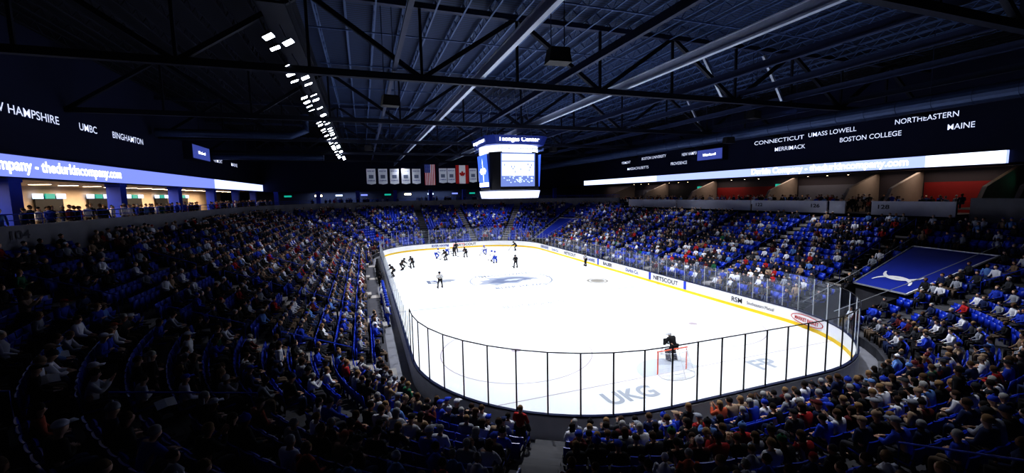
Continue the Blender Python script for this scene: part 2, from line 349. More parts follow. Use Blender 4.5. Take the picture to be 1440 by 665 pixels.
for j in range(len(ring)-1):
    if ring[j][0]>12.9 and ring[j+1][0]>12.9 : continue
    a=rp_(j,DT);b=rp_(j+1,DT);c=rp_(j+1,DT+.25);e=rp_(j,DT+.25)
    lo,hi=6.3,8.42
    mb.quad((*a,lo),(*a,hi),(*b,hi),(*b,lo)); mb.quad((*a,hi),(*e,hi),(*c,hi),(*b,hi)); mb.quad((*e,lo),(*c,lo),(*c,hi),(*e,hi))
struct(mb.obj("wall_parapet",[M_PARA]),"concrete parapet wall along the concourse edge")
def path_rail(j0,j1,d,z,posts=3.0):
    mb=MB(); P=[(*rp_(j,d),z) for j in range(j0,j1+1)]
    mb.tube(P,.03,6); mb.tube([(p[0],p[1],p[2]-.28) for p in P],.02,6)
    for a,b in zip(P[:-1],P[1:]):
        L=(Vector(b)-Vector(a)).length; n=max(1,int(L/posts))
        for k in range(n): q=Vector(a).lerp(Vector(b),k/n); mb.tube([(q.x,q.y,8.42),(q.x,q.y,z)],.022,5)
    return mb
for (a,b) in ((25,26),(26,38),(38,39),(39,44),(14,25)):
    o=path_rail(a,b,DT+.12,8.95).obj("guard_rail",[M_RAIL]); tag(o,"blue tubular guard rail on concrete parapet","railing","parapet guard rails")
# ------------------------------------------------------------ boards
BR=[]
for k in range(4):
    cx,cy,a0=((CCX,CCY,0),(-CCX,CCY,90),(-CCX,-CCY,180),(CCX,-CCY,270))[k]
    for i in range(19): t=math.radians(a0+5*i); BR.append((cx,cy,math.cos(t),math.sin(t)))
BR.append(BR[0])
def ringbox(name,d0,d1,z0,z1,m,parent):
    mb=MB()
    P=lambda b,d,z:(b[0]+b[2]*(R+d),b[1]+b[3]*(R+d),z)
    for a,b in zip(BR[:-1],BR[1:]):
        mb.quad(P(a,d0,z0),P(a,d0,z1),P(b,d0,z1),P(b,d0,z0)); mb.quad(P(a,d1,z0),P(b,d1,z0),P(b,d1,z1),P(a,d1,z1)); mb.quad(P(a,d0,z1),P(a,d1,z1),P(b,d1,z1),P(b,d0,z1))
    return mb.obj(name,[m],parent)
BO=mk("dasher_boards",None); tag(BO,"white advertising boards with yellow kick plate enclosing the ice","rink boards")
ringbox("board_panel",0,.09,0,1.02,M_BOARD,BO); ringbox("kick_plate",-.012,0.0,0,.24,M_YEL,BO); ringbox("cap_rail",-.02,.12,1.03,1.09,M_CAP,BO); ringbox("outer_skirt",.1,.13,0,1.0,M_BOUT,BO)
def bt(k,x,y,z,dr): return place("board_lettering",T[k],(x,y,z),dr,(0,0,1),BO)
xi=HX-.02
bt("net",xi,-9.5,.62,(0,-1,0)); bt("rsm",xi,-18,.62,(0,-1,0)); bt("mut",xi,-20.1,.62,(0,-1,0))
for k,y in(("dur",-4),("bau",1),("riv",5.5),("net",11),("dur",16),("riv",20)): bt(k,xi,y,.62,(0,-1,0))
for y in(-7.1,-12.2,3.2):
    mb=MB(); mb.box((xi,y,.64),(.02,.3,.75)); mb.obj("board_divider",[M_BLUE],BO)
t=math.radians(-14); cx_,cy_=CCX+(R-.05)*math.cos(t),-CCY+(R-.05)*math.sin(t)
mb=MB()
for i in range(24):
    a=2*math.pi*i/24;b_=2*math.pi*(i+1)/24
    mb.quad((0,0,0),(1.3*math.cos(a),.31*math.sin(a),0),(1.3*math.cos(b_),.31*math.sin(b_),0)) ; mb.quad((1.3*math.cos(a),.29*math.sin(a),.004),(1.37*math.cos(a),.34*math.sin(a),.004),(1.37*math.cos(b_),.34*math.sin(b_),.004),(1.3*math.cos(b_),.29*math.sin(b_),.004),m=1)
place("board_oval",mb.mesh("oval",[M_WHITE,M_RED]),(cx_-.08,cy_,.62),(math.sin(t),-math.cos(t),0),(0,0,1),BO)
place("board_lettering",T["mb"],(cx_-.10,cy_,.62),(math.sin(t),-math.cos(t),0),(0,0,1),BO)
for k,x in(("riv",-2.5),("net",2.2)): bt(k,x,HY-.02,.62,(1,0,0))
# ------------------------------------------------------------ glass panels
def bpt(s):
    s%=PER
    for typ,L,dat in SEG:
        if s<=L:
            if typ=='l': a,b,n=dat; q=s/L; return (a[0]+(b[0]-a[0])*q,a[1]+(b[1]-a[1])*q,n[0],n[1])
            c,a0=dat; t=math.radians(a0)+s/R; return (c[0]+R*math.cos(t),c[1]+R*math.sin(t),math.cos(t),math.sin(t))
        s-=L
Lc=R*math.pi/2
SEG=[('l',2*CCY,((HX,-CCY),(HX,CCY),(1,0))),('c',Lc,((CCX,CCY),0)),('l',2*CCX,((CCX,HY),(-CCX,HY),(0,1))),('c',Lc,((-CCX,CCY),90)),('l',2*CCY,((-HX,CCY),(-HX,-CCY),(-1,0))),('c',Lc,((-CCX,-CCY),180)),('l',2*CCX,((-CCX,-HY),(CCX,-HY),(0,-1))),('c',Lc,((CCX,-CCY),270))]
PER=sum(s[1] for s in SEG); NP=130
for k in range(NP):
    a=bpt(PER*k/NP);b=bpt(PER*(k+1)/NP); A=Vector((a[0]+a[2]*.05,a[1]+a[3]*.05,0));B=Vector((b[0]+b[2]*.05,b[1]+b[3]*.05,0))
    end=abs((A.y+B.y)/2)>CCY-.5; ht=2.42 if end else 1.75
    near=(A.y+B.y)/2<-CCY+.6
    root=mk("glass_panel",None,None,(A.x,A.y,1.09)); tag(root,"tall clear glass panel with dark post above end boards" if end else "clear glass panel with metal post above side boards","glass panel","rink glass panels")
    d=B-A; mb=MB(); mb.quad((0,0,0),(d.x,d.y,0),(d.x,d.y,ht),(0,0,ht)); mb.obj("glass_sheet",[M_GLASS],root)
    mb=MB(); w=.045 if end else .04; mb.box((0,0,ht/2),(w,w,ht)); mb.obj("support_post",[M_BLACK if near and A.x<8 else M_ALU],root)
    if near: mb=MB(); mb.beam((0,0,ht),(d.x,d.y,ht),.045,.03); mb.obj("top_edge",[M_BLACK],root)  # dark reflection along the glass edge, put in as a black bar
# ------------------------------------------------------------ seats
SEATS=[]; AIS=[]
for (x,sg) in((HX,1),(-HX,-1)):
    for q in range(5):
        y0=-CCY+q*2*CCY/5; y1=y0+2*CCY/5
        for i in range(NR if sg<0 else NR-2):
            if sg<0 and i==0 and -14<(y0+y1)/2<14: continue
            d=D0+i*RUN+.6; n=int((y1-y0-1.15)/.52)
            for k in range(n): SEATS.append((x+sg*d,(y0+y1)/2+(k-(n-1)/2)*.52,Z0+i*RISE,sg,0,i,0 if sg>0 else 180))
    for q in range(6): AIS.append((x,-CCY+q*2*CCY/5,sg,0.))
for sg in(1,-1):
    for i in range(NR):
        d=D0+i*RUN+.6; n=int((2*CCX-1.15)/.52)
        for k in range(n): SEATS.append(((k-(n-1)/2)*.52,sg*(HY+d),Z0+i*RISE,0,sg,i,90*sg))
for cx,cy,a0 in((CCX,CCY,0),(-CCX,CCY,90),(-CCX,-CCY,180),(CCX,-CCY,270)):
    for q in range(3):
        s0=a0+30*q
        for i in range(NR):
            d=D0+i*RUN+.6; L=(R+d)*math.radians(30); n=int((L-1.15)/.52)
            for k in range(n):
                aa=s0+15+math.degrees((k-(n-1)/2)*.52/(R+d)); t=math.radians(aa)
                if intun(aa,d): continue
                if a0==270 and aa>327 and i>=NR-2: continue
                SEATS.append((cx+(R+d)*math.cos(t),cy+(R+d)*math.sin(t),Z0+i*RISE,math.cos(t),math.sin(t),i,aa))
    for q in (1,2,3):
        t=math.radians(a0+30*q); AIS.append((cx+R*math.cos(t),cy+R*math.sin(t),math.cos(t),math.sin(t)))
def occp(x,y,i):
    if y>30: dens=.40
    elif x<-12 and y<-14: dens=.60 if i<9 else .38
    elif x<-12: dens=.80
    elif x>12: dens=.72 if i<11 else .54
    else: dens=.80 if i<5 else .48
    if y<-24 and x>9: dens=.60
    if y<-24 and i<2: return rng.random()<.92
    cl=.5+.5*math.sin(x*.8+y*.33)*math.sin(y*.55-x*.25+i*.6)
    cl2=.5+.5*math.sin(x*.23+1.3)*math.sin(y*.21+i*.35)
    return rng.random()<dens*(.5+.55*cl+.45*cl2)
occ=[];emp=[]
for s in SEATS:
    if math.hypot(s[0]-CX,s[1]-CY)<3.2 or not seen((s[0],s[1],s[2]+.9)): continue
    (occ if occp(s[0],s[1],s[5]) else emp).append(s)
def dist(s):
    x,y,D=view((s[0],s[1],s[2]+.8)); return D+(0 if 5<x<1435 and y<655 else 500)
allseat=sorted([(dist(s)+(3 if k else 0),k,s) for k,L_ in((1,occ),(0,emp)) for s in L_],key=lambda t:t[0])
def facing(nx,ny): return math.atan2(-ny,-nx)-math.pi/2
def slab(mb,w,l,t,c,rx,bend=0):
    Rm=Matrix.Rotation(rx,3,'X'); n=5
    base=len(mb.v)
    for a in range(n):
        x=-w/2+w*a/(n-1); cz=bend*((2*a/(n-1)-1)**2)
        for y,z in((-l/2,-t/2),(l/2,-t/2),(l/2,t/2),(-l/2,t/2)):
            p=Rm@Vector((x,y,z+cz)); mb.v.append((p.x+c[0],p.y+c[1],p.z+c[2]))
    for a in range(n-1):
        for q in range(4):
            i0=base+a*4+q;i1=base+a*4+(q+1)%4; mb.f.append((i0,i1,i1+4,i0+4)); mb.m.append(0)
    mb.f.append((base,base+3,base+2,base+1)); mb.m.append(0); e=base+(n-1)*4; mb.f.append((e,e+1,e+2,e+3)); mb.m.append(0)
def seat_meshes():
    mb=MB(); slab(mb,.44,.42,.04,(0,.03,.44),.06,.02); pan=mb.mesh("seat_pan",[M_SEAT])
    mb=MB(); slab(mb,.44,.42,.04,(0,-.12,.56),1.35,.02); panf=mb.mesh("seat_pan",[M_SEAT])
    mb=MB(); slab(mb,.46,.44,.035,(0,-.23,.68),1.72,-.025); back=mb.mesh("backrest",[M_SEAT])
    mb=MB()
    for g in(-1,1): mb.beam((g*.23,-.2,.42),(g*.23,.12,.40),.03,.05); mb.beam((g*.23,-.2,.42),(g*.23,-.24,.62),.03,.04); mb.box((g*.24,-.02,.62),(.04,.3,.03)); mb.beam((g*.235,-.22,.62),(g*.235,.0,.61),.02,.03)
    mb.beam((0,-.2,.0),(0,-.12,.42),.05,.06); mb.box((0,-.2,.02),(.12,.16,.03))
    fr=mb.mesh("stadium_seat",[M_DARK]); return fr,pan,panf,back
FR,PAN,PANF,BACK=seat_meshes()
for dd,oc,s in allseat[:300]:
    o=mk("stadium_seat",FR,None,(s[0],s[1],s[2]),facing(s[3],s[4])); tag(o,"blue plastic stadium seat lowered under a spectator" if oc else "empty blue plastic stadium seat, tipped up","stadium seat","blue stadium seats")
    mk("seat_pan",PAN if oc else PANF,o); mk("backrest",BACK,o)
def batch(name,tv,tf,tc,X,cols,mats,smooth=False):
    tv=np.array(tv,dtype=np.float64); n=len(X); N=len(tv); X=np.array(X)
    c=np.cos(X[:,3]);s=np.sin(X[:,3]); sc=X[:,4]
    V=np.empty((n,N,3)); V[:,:,0]=(tv[None,:,0]*c[:,None]-tv[None,:,1]*s[:,None])*sc[:,None]+X[:,0,None]
    V[:,:,1]=(tv[None,:,0]*s[:,None]+tv[None,:,1]*c[:,None])*sc[:,None]+X[:,1,None]; V[:,:,2]=tv[None,:,2]*sc[:,None]+X[:,2,None]
    loops=np.concatenate([np.array(f) for f in tf]); cnt=np.array([len(f) for f in tf])
    LL=(loops[None,:]+np.arange(n)[:,None]*N).ravel(); CNT=np.tile(cnt,n); ST=np.concatenate([[0],np.cumsum(CNT)[:-1]])
    me=bpy.data.meshes.new(name); me.vertices.add(n*N); me.vertices.foreach_set("co",V.ravel().astype(np.float32))
    me.loops.add(len(LL)); me.loops.foreach_set("vertex_index",LL.astype(np.int32))
    me.polygons.add(len(CNT)); me.polygons.foreach_set("loop_start",ST.astype(np.int32))
    me.update(calc_edges=True)
    if smooth: me.polygons.foreach_set("use_smooth",[True]*len(CNT))
    for m in mats: me.materials.append(m)
    if cols is not None:
        ca=me.color_attributes.new("Col",'FLOAT_COLOR','CORNER'); ci=np.repeat(np.array(tc),cnt)
        C=np.ones((n,len(loops),4),dtype=np.float32); C[:,:,:3]=cols[:,ci,:]; ca.data.foreach_set("color",C.ravel())
    me.validate(); return mk(name,me)
def tmpl(fold):
    mb=MB()
    if fold: mb.box((0,-.12,.56),(.44,.05,.4))
    else: mb.box((0,.03,.44),(.44,.42,.05))
    mb.box((0,-.23,.70),(.46,.04,.42),Matrix.Rotation(.15,3,'X')); mb.box((0,-.16,.21),(.06,.06,.42)); return mb
for fold in(1,0):
    X=[(s[0],s[1],s[2],facing(s[3],s[4]),1) for dd,oc,s in allseat[300:] if oc!=fold]
    mb=tmpl(fold); o=batch("stadium_seats",mb.v,mb.f,None,X,None,[M_SEAT]); tag(o,"rows of empty blue plastic stadium seats tipped up" if fold else "rows of lowered blue stadium seats under the crowd","stadium seats","blue stadium seats","stuff")
# ------------------------------------------------------------ crowd
PAL=[((.014,.015,.021),27),((.045,.048,.06),15),((.018,.032,.11),15),((.03,.08,.55),12),((.80,.81,.88),15),((.32,.34,.40),10),((.42,.025,.03),5),((.12,.015,.02),3),((.38,.28,.2),4),((.02,.14,.07),.6),((.5,.12,.06),.4),((.15,.28,.6),3)]
PC=np.array([p[0] for p in PAL]);PW=np.array([p[1] for p in PAL],float);PW/=PW.sum()
CN=["black","charcoal grey","navy","royal blue","white","grey","red","maroon","tan","green","orange red","light blue"]
SK=np.array([(.66,.42,.31),(.72,.50,.38),(.55,.32,.22),(.2,.11,.07),(.68,.46,.34)])
HR=np.array([(.015,.010,.009),(.06,.032,.02),(.12,.07,.035),(.32,.21,.11),(.4,.4,.4)])
TRO=np.array([(.014,.014,.019),(.03,.05,.14),(.05,.05,.065),(.16,.12,.09)])
def clone(name,me,root=None,color=None):
    o=bpy.data.objects.new(name,me); COL.objects.link(o)
    if root: o.parent=root
    if color is not None: o.color=(*[float(c) for c in color],1)
    return o
def person(x,y,z,rot,F,stand=False,ci=None,hi=None):
    ci=int(rng.choice(len(PAL),p=PW)) if ci is None else ci
    sc=float(rng.uniform(.93,1.06)); sk=SK[rng.integers(len(SK))]
    o=clone("person",F["body"],None,sk); o.location=(x,y,z); o.rotation_euler=(0,0,rot); o.scale=(sc,sc,sc)
    clone("jacket",F["jacket"],o,PC[ci]*rng.uniform(.8,1.1)); clone("trousers",F["trousers"],o,TRO[rng.integers(len(TRO))])
    hi=int(rng.choice(4,p=[.42,.25,.18,.15])) if hi is None else hi; nm,hm=HAIR[hi]
    hc=HR[rng.integers(len(HR))] if hi<2 else PC[int(rng.choice(len(PAL),p=PW))]
    h=clone(nm,hm,o,hc); h.location=F["head"]; e=clone("eyes",EYES,o); e.location=F["head"]
    shc=(.02,.02,.02) if rng.random()<.7 else (.5,.5,.5)
    for m_ in (SH[2:] if stand else SH[:2]): clone("shoe",m_,o,shc)
    hd=("short hair","long hair","cap","knit hat")[hi]
    tag(o,"spectator in %s jacket with %s, %s"%(CN[ci],hd,"standing" if stand else "sitting"),"person","spectators in the stands")
    return o
occ.sort(key=dist)
for k,s in enumerate(occ[:290]):
    st=rng.random()<.03
    rot=facing(s[3],s[4])+rng.normal(0,.15)
    if st: person(s[0]-s[3]*.3,s[1]-s[4]*.3,s[2],rot,STA[int(rng.integers(2))],True)
    else: person(s[0],s[1],s[2],rot,FIG[int(rng.integers(len(FIG)))])
def lowp(sit):
    mb=MB(); c=[]
    def add(fn,k): n0=len(mb.f); fn(); c.extend([k]*(len(mb.f)-n0))
    h=0 if sit else .40
    add(lambda:mb.tube([(0,0,.47+h),(0,-.01,.72+h),(0,0,.95+h),(0,.01,1.08+h)],[.15,.15,.175,.07],8),0)
    add(lambda:ell(mb,(0,.04,1.21+h),(.085,.098,.125),7,5),1)
    add(lambda:ell(mb,(0,.02,1.235+h),(.095,.104,.12),7,4,z0=0),2)
    for g in(-1,1):
        add(lambda:mb.tube([(g*.18,0,1.02+h),(g*.25,.06,.78+h),(g*.12,.28,.67+h)] if sit else [(g*.19,0,1.02+h),(g*.25,.0,.75+h),(g*.22,.12,.55+h)],[.06,.05,.035],5),0)
        add(lambda:ell(mb,(g*.11,.32,.67+h) if sit else (g*.22,.14,.5+h),(.035,.04,.03),5,3),1)
        if sit: add(lambda:mb.tube([(g*.1,.02,.52),(g*.14,.42,.52),(g*.14,.42,.06)],[.1,.08,.05],5),3)
        else: add(lambda:mb.tube([(g*.1,0,.92),(g*.12,.02,.5),(g*.12,0,.04)],[.1,.07,.05],5),3)
    return mb,c
def lowcrowd(X,sit,name,label):
    mb,c=lowp(sit); n=len(X); cols=np.zeros((n,4,3))
    cols[:,0]=PC[rng.choice(len(PAL),size=n,p=PW)]*rng.uniform(.8,1.1,(n,1)); cols[:,1]=SK[rng.integers(len(SK),size=n)]
    hat=rng.random(n)<.28; cols[:,2]=np.where(hat[:,None],PC[rng.choice(len(PAL),size=n,p=PW)],HR[rng.integers(len(HR),size=n)]); cols[:,3]=TRO[rng.integers(len(TRO),size=n)]
    o=batch(name,mb.v,mb.f,c,X,cols,[M_CROWD],True); tag(o,label,"crowd","spectators in the stands","stuff")
X=[(s[0]+rng.normal(0,.03),s[1]+rng.normal(0,.03),s[2],facing(s[3],s[4])+rng.normal(0,.2),rng.uniform(.92,1.06)) for s in occ[290:]]
lowcrowd(X,True,"seated_crowd","seated spectators in coats and hockey jerseys filling the stands")
X=[]
for k in range(150): X.append((-30.9-rng.random()*3,rng.uniform(-22,50),CZF,rng.uniform(-2.2,-.9),rng.uniform(.95,1.06)))
for k in range(70): X.append((rng.uniform(-25,25),48.3+rng.random()*5,CZF,rng.uniform(2.6,3.6),rng.uniform(.95,1.06)))
for k in range(60): X.append((33.5+rng.random()*3,rng.uniform(-22,28),6.9,rng.uniform(1.2,1.9),rng.uniform(.95,1.06)))
lowcrowd(X,False,"standing_crowd","spectators standing along the lit concourse")
X=[]
for k in range(130): q=int(rng.integers(0,3)); X.append((30.9+.9*q,rng.uniform(-22.5,28),7.0+.2*q,math.pi/2+rng.normal(0,.2),1.0))
lowcrowd(X,True,"suite_crowd","spectators seated in the open suites above the stands")
person(-4.9,-32.3,Z0,0.2,STA[1],True,1,1)
person(1.2,-36.4,Z0+5*RISE,0.2,STA[0],True,0,0)
# ------------------------------------------------------------ aisles
mb=MB()
for i in range(NR):
    mb.box((0,D0+i*RUN+RUN/2,Z0+i*RISE+.005),(1.1,RUN-.02,.01)); mb.box((0,D0+i*RUN-.14,Z0+i*RISE-.09),(1.1,.28,.17))
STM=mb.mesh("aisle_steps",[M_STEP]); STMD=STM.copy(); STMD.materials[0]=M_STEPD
RLMS=[]
for i0 in(2,7,12):
    mb=MB()
    P=[(0,D0+i0*RUN,Z0+i0*RISE),(0,D0+i0*RUN,Z0+i0*RISE+.9),(0,D0+(i0+3.4)*RUN,Z0+(i0+3.4)*RISE+.9),(0,D0+(i0+3.4)*RUN,Z0+(i0+3)*RISE)]
    mb.tube(P,.025,6); RLMS.append(mb.mesh("handrail",[M_RAIL]))
for (bx,by,nx,ny) in AIS:
    if not any(seen((bx+nx*d,by+ny*d,3)) for d in(3,8,14)): continue
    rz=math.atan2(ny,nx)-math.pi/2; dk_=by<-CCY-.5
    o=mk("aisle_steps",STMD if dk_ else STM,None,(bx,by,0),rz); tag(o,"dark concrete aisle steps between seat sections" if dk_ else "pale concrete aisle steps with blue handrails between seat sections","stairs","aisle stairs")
    for r_ in RLMS[1 if dk_ else 0:]: mk("handrail",r_,o)
for x0,x1,y,z in((-6.2,-3.0,-34.0,Z0+2*RISE),(-2.2,1.0,-35.8,Z0+4*RISE),(-16.8,-14.2,-34.6,Z0+5*RISE)):
    mb=MB(); mb.tube([(0,0,0),(0,0,.95),(x1-x0,0,.95),(x1-x0,0,0)],.028,6); mb.tube([(0,0,.5),(x1-x0,0,.5)],.02,6); mb.tube([((x1-x0)/2,0,0),((x1-x0)/2,0,.95)],.02,6)
    o=mb.obj("guard_rail",[M_RAIL],None,(x0,y,z)); tag(o,"short blue tubular guard rail between seat rows","railing","row guard rails")
# ------------------------------------------------------------ tunnel covers
M_TARP=mat("tarp",(.015,.038,.33),.6,noise=.15,nscale=1)
def tunnel(c,a0,a1,d0,d1,logo):
    P=lambda a,d,z:(c[0]+(R+d)*math.cos(math.radians(a)),c[1]+(R+d)*math.sin(math.radians(a)),z)
    z0=Z0+.4*(d0-D0)+.30; z1=Z0+.4*(d1-D0)+.45
    q=[P(a0,d0,z0),P(a1,d0,z0),P(a1,d1,z1),P(a0,d1,z1)]
    root=mk("tunnel_cover",None,None,P((a0+a1)/2,d0,.02)); L=root.location
    loc=[Vector(p)-L for p in q]
    tag(root,"navy tarpaulin stretched on a frame over a tunnel entrance","tunnel cover","tunnel covers")
    mb=MB(); mb.quad(*loc); mb.quad(*[p-Vector((0,0,.03)) for p in reversed(loc)]); mb.obj("tarpaulin",[M_TARP],root)
    for a,b in((0,1),(1,2),(2,3),(3,0)):
        mb=MB(); mb.beam(loc[a],loc[b],.12,.1); mb.obj("frame_bar",[M_ALU if a in(0,1) else M_WHITE],root)
    for k,a in enumerate((a0,a1)):
        A=Vector(P(a,.9,0))-L; Bq=loc[3] if k==0 else loc[2]; C=loc[0] if k==0 else loc[1]
        mb=MB(); mb.quad((A.x,A.y,.0),(Bq.x,Bq.y,0),(Bq.x,Bq.y,Bq.z-.1),(C.x,C.y,C.z-.05),(A.x,A.y,.9)); mb.obj("side_wall",[M_BLACK],root)
        mb=MB(); mb.tube([(A.x,A.y,1.5),(C.x,C.y,C.z+.7),(Bq.x,Bq.y,Bq.z+.7)],.025,6); mb.obj("rail",[M_ALU],root)
    if logo:
        ctr=(loc[0]+loc[1]+loc[2]+loc[3])/4; dr=(loc[0]-loc[1]).normalized(); up=(loc[3]-loc[0]+loc[2]-loc[1]).normalized()
        ctr=ctr-up*1.5
        mb=MB()
        for sg in(1,-1):
            for i in range(18):
                a=math.radians(180+180*i/18);b=math.radians(180+180*(i+1)/18); wa=.05+.2*math.sin(math.pi*i/18);wb=.05+.2*math.sin(math.pi*(i+1)/18)
                f=lambda a,r:(1.25*r*math.cos(a),sg*(.85*r*math.sin(a)+.62),.04+.004*sg)
                mb.quad(f(a,1-wa),f(a,1.04),f(b,1.04),f(b,1-wb))
        place("emblem",mb.mesh("emblem",[M_WHITE]),ctr,dr,up,root)
tunnel((CCX,-CCY),-20.5,-5.5,5.4,11,1); tunnel((CCX,CCY),13,28,2.6,10.3,0)
# ------------------------------------------------------------ goals
def goal(x,y,rot,lab):
    root=mk("hockey_goal",None,None,(x,y,0),rot); tag(root,lab,"hockey goal","hockey goals")
    mb=MB()
    for g in(-1,1): mb.tube([(g*.915,0,0),(g*.915,0,1.22)],.035,8)
    mb.tube([(-.95,0,1.22),(.95,0,1.22)],.035,8); mb.obj("front_frame",[M_REDG],root)
    mb=MB(); base=[(-.915,0,.03)]+[(1.05*math.sin(math.radians(a)),-.35-.65*math.cos(math.radians(a)),.03) for a in range(-80,81,20)]+[(.915,0,.03)]
    top=[(-.915,0,1.2)]+[(.8*math.sin(math.radians(a)),-.1-.4*math.cos(math.radians(a)),1.2) for a in range(-80,81,20)]+[(.915,0,1.2)]
    mb.tube(base,.025,6); mb.tube(top,.02,6); mb.tube([base[5],top[5]],.02,6); mb.obj("base_frame",[M_WHITE],root)
    mb=MB(); n=len(base)
    for i in range(n-1):
        for q in range(6):
            A=Vector(base[i]).lerp(Vector(base[i+1]),q/6);B=Vector(top[i]).lerp(Vector(top[i+1]),q/6); mb.tube([A,B],.004,3,cap=False)
    for k in range(1,14):
        mb.tube([Vector(base[i]).lerp(Vector(top[i]),k/14) for i in range(n)],.004,3,cap=False)
    for k in range(12):
        x_=-.8+1.6*k/11; mb.tube([(x_,0,1.2),(x_,-.45,1.2)],.004,3,cap=False)
    mb.obj("net",[M_NET],root)
goal(-.2,-26,0,"red-framed hockey goal with white net facing up the ice"); goal(0,26.9,math.pi,"red-framed hockey goal with white net at the end of ice")
# ------------------------------------------------------------ players
def skate_pose(bend=1.0,stride=0.0):
    b=bend
    P=dict(pel=(0,-.12*b,.93-.08*b),spi=(0,0,1.10-.08*b),che=(0,.14*b,1.30-.12*b),nk0=(0,.24*b,1.46-.2*b),nk1=(0,.28*b,1.50-.21*b),hd0=(0,.33*b,1.58-.22*b),hd1=(0,.35*b,1.64-.22*b),hd2=(0,.36*b,1.72-.22*b))
    for s,g in(("L",1),("R",-1)):
        st=stride*g
        P["sh"+s]=(g*.2,.16*b,1.42-.17*b);P["el"+s]=(g*.34,.26*b,1.16-.14*b);P["wr"+s]=(g*.14+.06,.44*b+.06,1.02-.1*b);P["pa"+s]=(g*.11+.07,.5*b+.06,.98-.1*b)
        P["hp"+s]=(g*.12,-.1*b,.9-.08*b);P["kn"+s]=(g*.2,.16*b+st*.2,.54-.04*b);P["an"+s]=(g*.24,-.04*b-st*.35+.0,.14+max(0,st)*.06);P["to"+s]=(g*.25,.1-st*.35,.09+max(0,st)*.06)
    return P
SKF=[figure(skate_pose(1,0),1.12,True),figure(skate_pose(1.1,.8),1.12,True),figure(skate_pose(.25,0),1.1,True)]
GOF=figure(skate_pose(.8,0),1.2,True)
mb=MB(); ell(mb,(0,-.005,.0),(.125,.14,.15),12,8,z0=-.45); mb.box((0,.12,-.0),(.2,.05,.03)); HELM=mb.mesh("helmet",[M_CLOTH],True)
mb=MB()
for i in range(4): mb.box((0,.15,-.04-.03*i),(.17,.01,.008))
for i in range(5): mb.box((-.08+.04*i,.15,-.085),(.008,.01,.12))
CAGE=mb.mesh("face_cage",[M_ALU])
mb=MB(); mb.box((0,.02,.02),(.1,.28,.12),taper=.75); mb.box((0,.0,-.07),(.012,.3,.05)); mb.box((0,.1,-.045),(.04,.05,.06)); mb.box((0,-.08,-.045),(.04,.05,.06)); SKATE=mb.mesh("skate",[M_BLACK])
mb=MB(); ell(mb,(0,0,0),(.06,.09,.06),8,6)
for i in range(4): mb.tube([(-.04+.027*i,.05,-.01),(-.04+.027*i,.11,-.03),(-.04+.027*i,.12,-.07)],.014,5)
mb.tube([(.05,.0,0),(.08,.05,-.02)],.016,5); GLOVE=mb.mesh("glove",[M_CLOTH],True)
def player(x,y,rot,F,jc,pc,hc,lab,strip_=False,stick=True,gear=True,z=0):
    P=F["P"]; o=clone("person",F["body"],None,SK[0]); o.location=(x,y,z); o.rotation_euler=(0,0,rot)
    j=clone("jersey",F["jacket"].copy() if strip_ else F["jacket"],o,jc)
    if strip_: j.data.materials[0]=M_STRIPE
    clone("hockey_trousers",F["trousers"],o,pc)
    h=clone("helmet",HELM,o,hc); h.location=F["head"]
    if gear: c=clone("face_cage",CAGE,o); c.location=F["head"]
    e=clone("eyes",EYES,o); e.location=F["head"]
    for s in"LR":
        k=clone("skate",SKATE,o); a=Vector(P["an"+s]); k.location=(a.x,a.y+.06,a.z-.03)
        if gear: gl=clone("glove",GLOVE,o,hc); gl.location=P["pa"+s]
    if stick:
        mb=MB(); a=Vector(P["paR"]); d=(Vector((.45,1.15,.05))-a); e0=a-d*.18; tip=a+d
        mb.beam(e0,tip,.025,.03); mb.beam(tip,tip+Vector((-.3,.08,.0)),.02,.08); mb.obj("stick",[mat("stick",(.06,.05,.05),.5)],o)
    tag(o,lab,"person"); return o
BK=(.012,.012,.015);WH=(.75,.76,.8);BL=(.02,.06,.42)
player(-8,-.9,.2,SKF[2],WH,BK,BK,"official in black and white striped shirt standing on ice",True,False,False)
player(11.7,4.2,1.4,SKF[2],WH,BK,BK,"official in striped shirt and black trousers beside the boards",True,False,False)
dk="hockey player in black jersey skating with a stick"; wt="hockey player in white and blue uniform skating with a stick"
for k,(x,y,r_,F,w) in enumerate([(-12.1,7.3,1.2,0,0),(-10.7,11.6,-1.0,1,0),(-9.3,12.8,.5,0,0),(-4,17.3,.8,0,0),(-2,21,-2.6,2,0),(-.7,18.7,.3,0,0),(2.8,20.3,2.4,1,1),(1.8,11.6,.4,2,1),(3,6.7,.2,2,0),(8.8,22.7,1.2,0,0),(-2.8,22.6,-.6,0,1),(-5,19.5,-.9,1,1),(2.2,13.5,.7,1,1),(-.9,24.8,3.1,2,0)]):
    o=player(x,y,r_,SKF[F],WH if w else BK,BL if w else BK,BL if w else BK,wt if w else dk); o["group"]="hockey players on the ice"
for y0,w in((-12.5,1),(2.0,0)):
    root=mk("team_bench",None,None,(-14.45,y0+5,.02)); tag(root,"long wooden players bench behind the boards","bench","team benches")
    mb=MB(); mb.box((0,0,.45),(.3,10,.06)); mb.obj("bench_seat",[mat("bench_wood",(.3,.2,.12),.6,noise=.1)],root)
    for q in range(5): mb=MB(); mb.box((0,-4.6+2.3*q,.21),(.25,.08,.42)); mb.obj("leg",[M_DARK],root)
    for q in range(12):
        o=player(-13.78,y0+.5+q*.82+rng.uniform(-.12,.12),-math.pi/2+rng.normal(0,.3),SKF[2],WH if w else BK,BL if w else BK,BL if w else BK,"hockey player in %s jersey standing at the team bench"%("white" if w else "black"),stick=False,z=.02); o["group"]="hockey players at the bench"
G=player(.85,-24.8,.15,GOF,BK,BK,WH,"goaltender in black uniform with leg pads before the goal",stick=False)
G["group"]="hockey players on the ice"
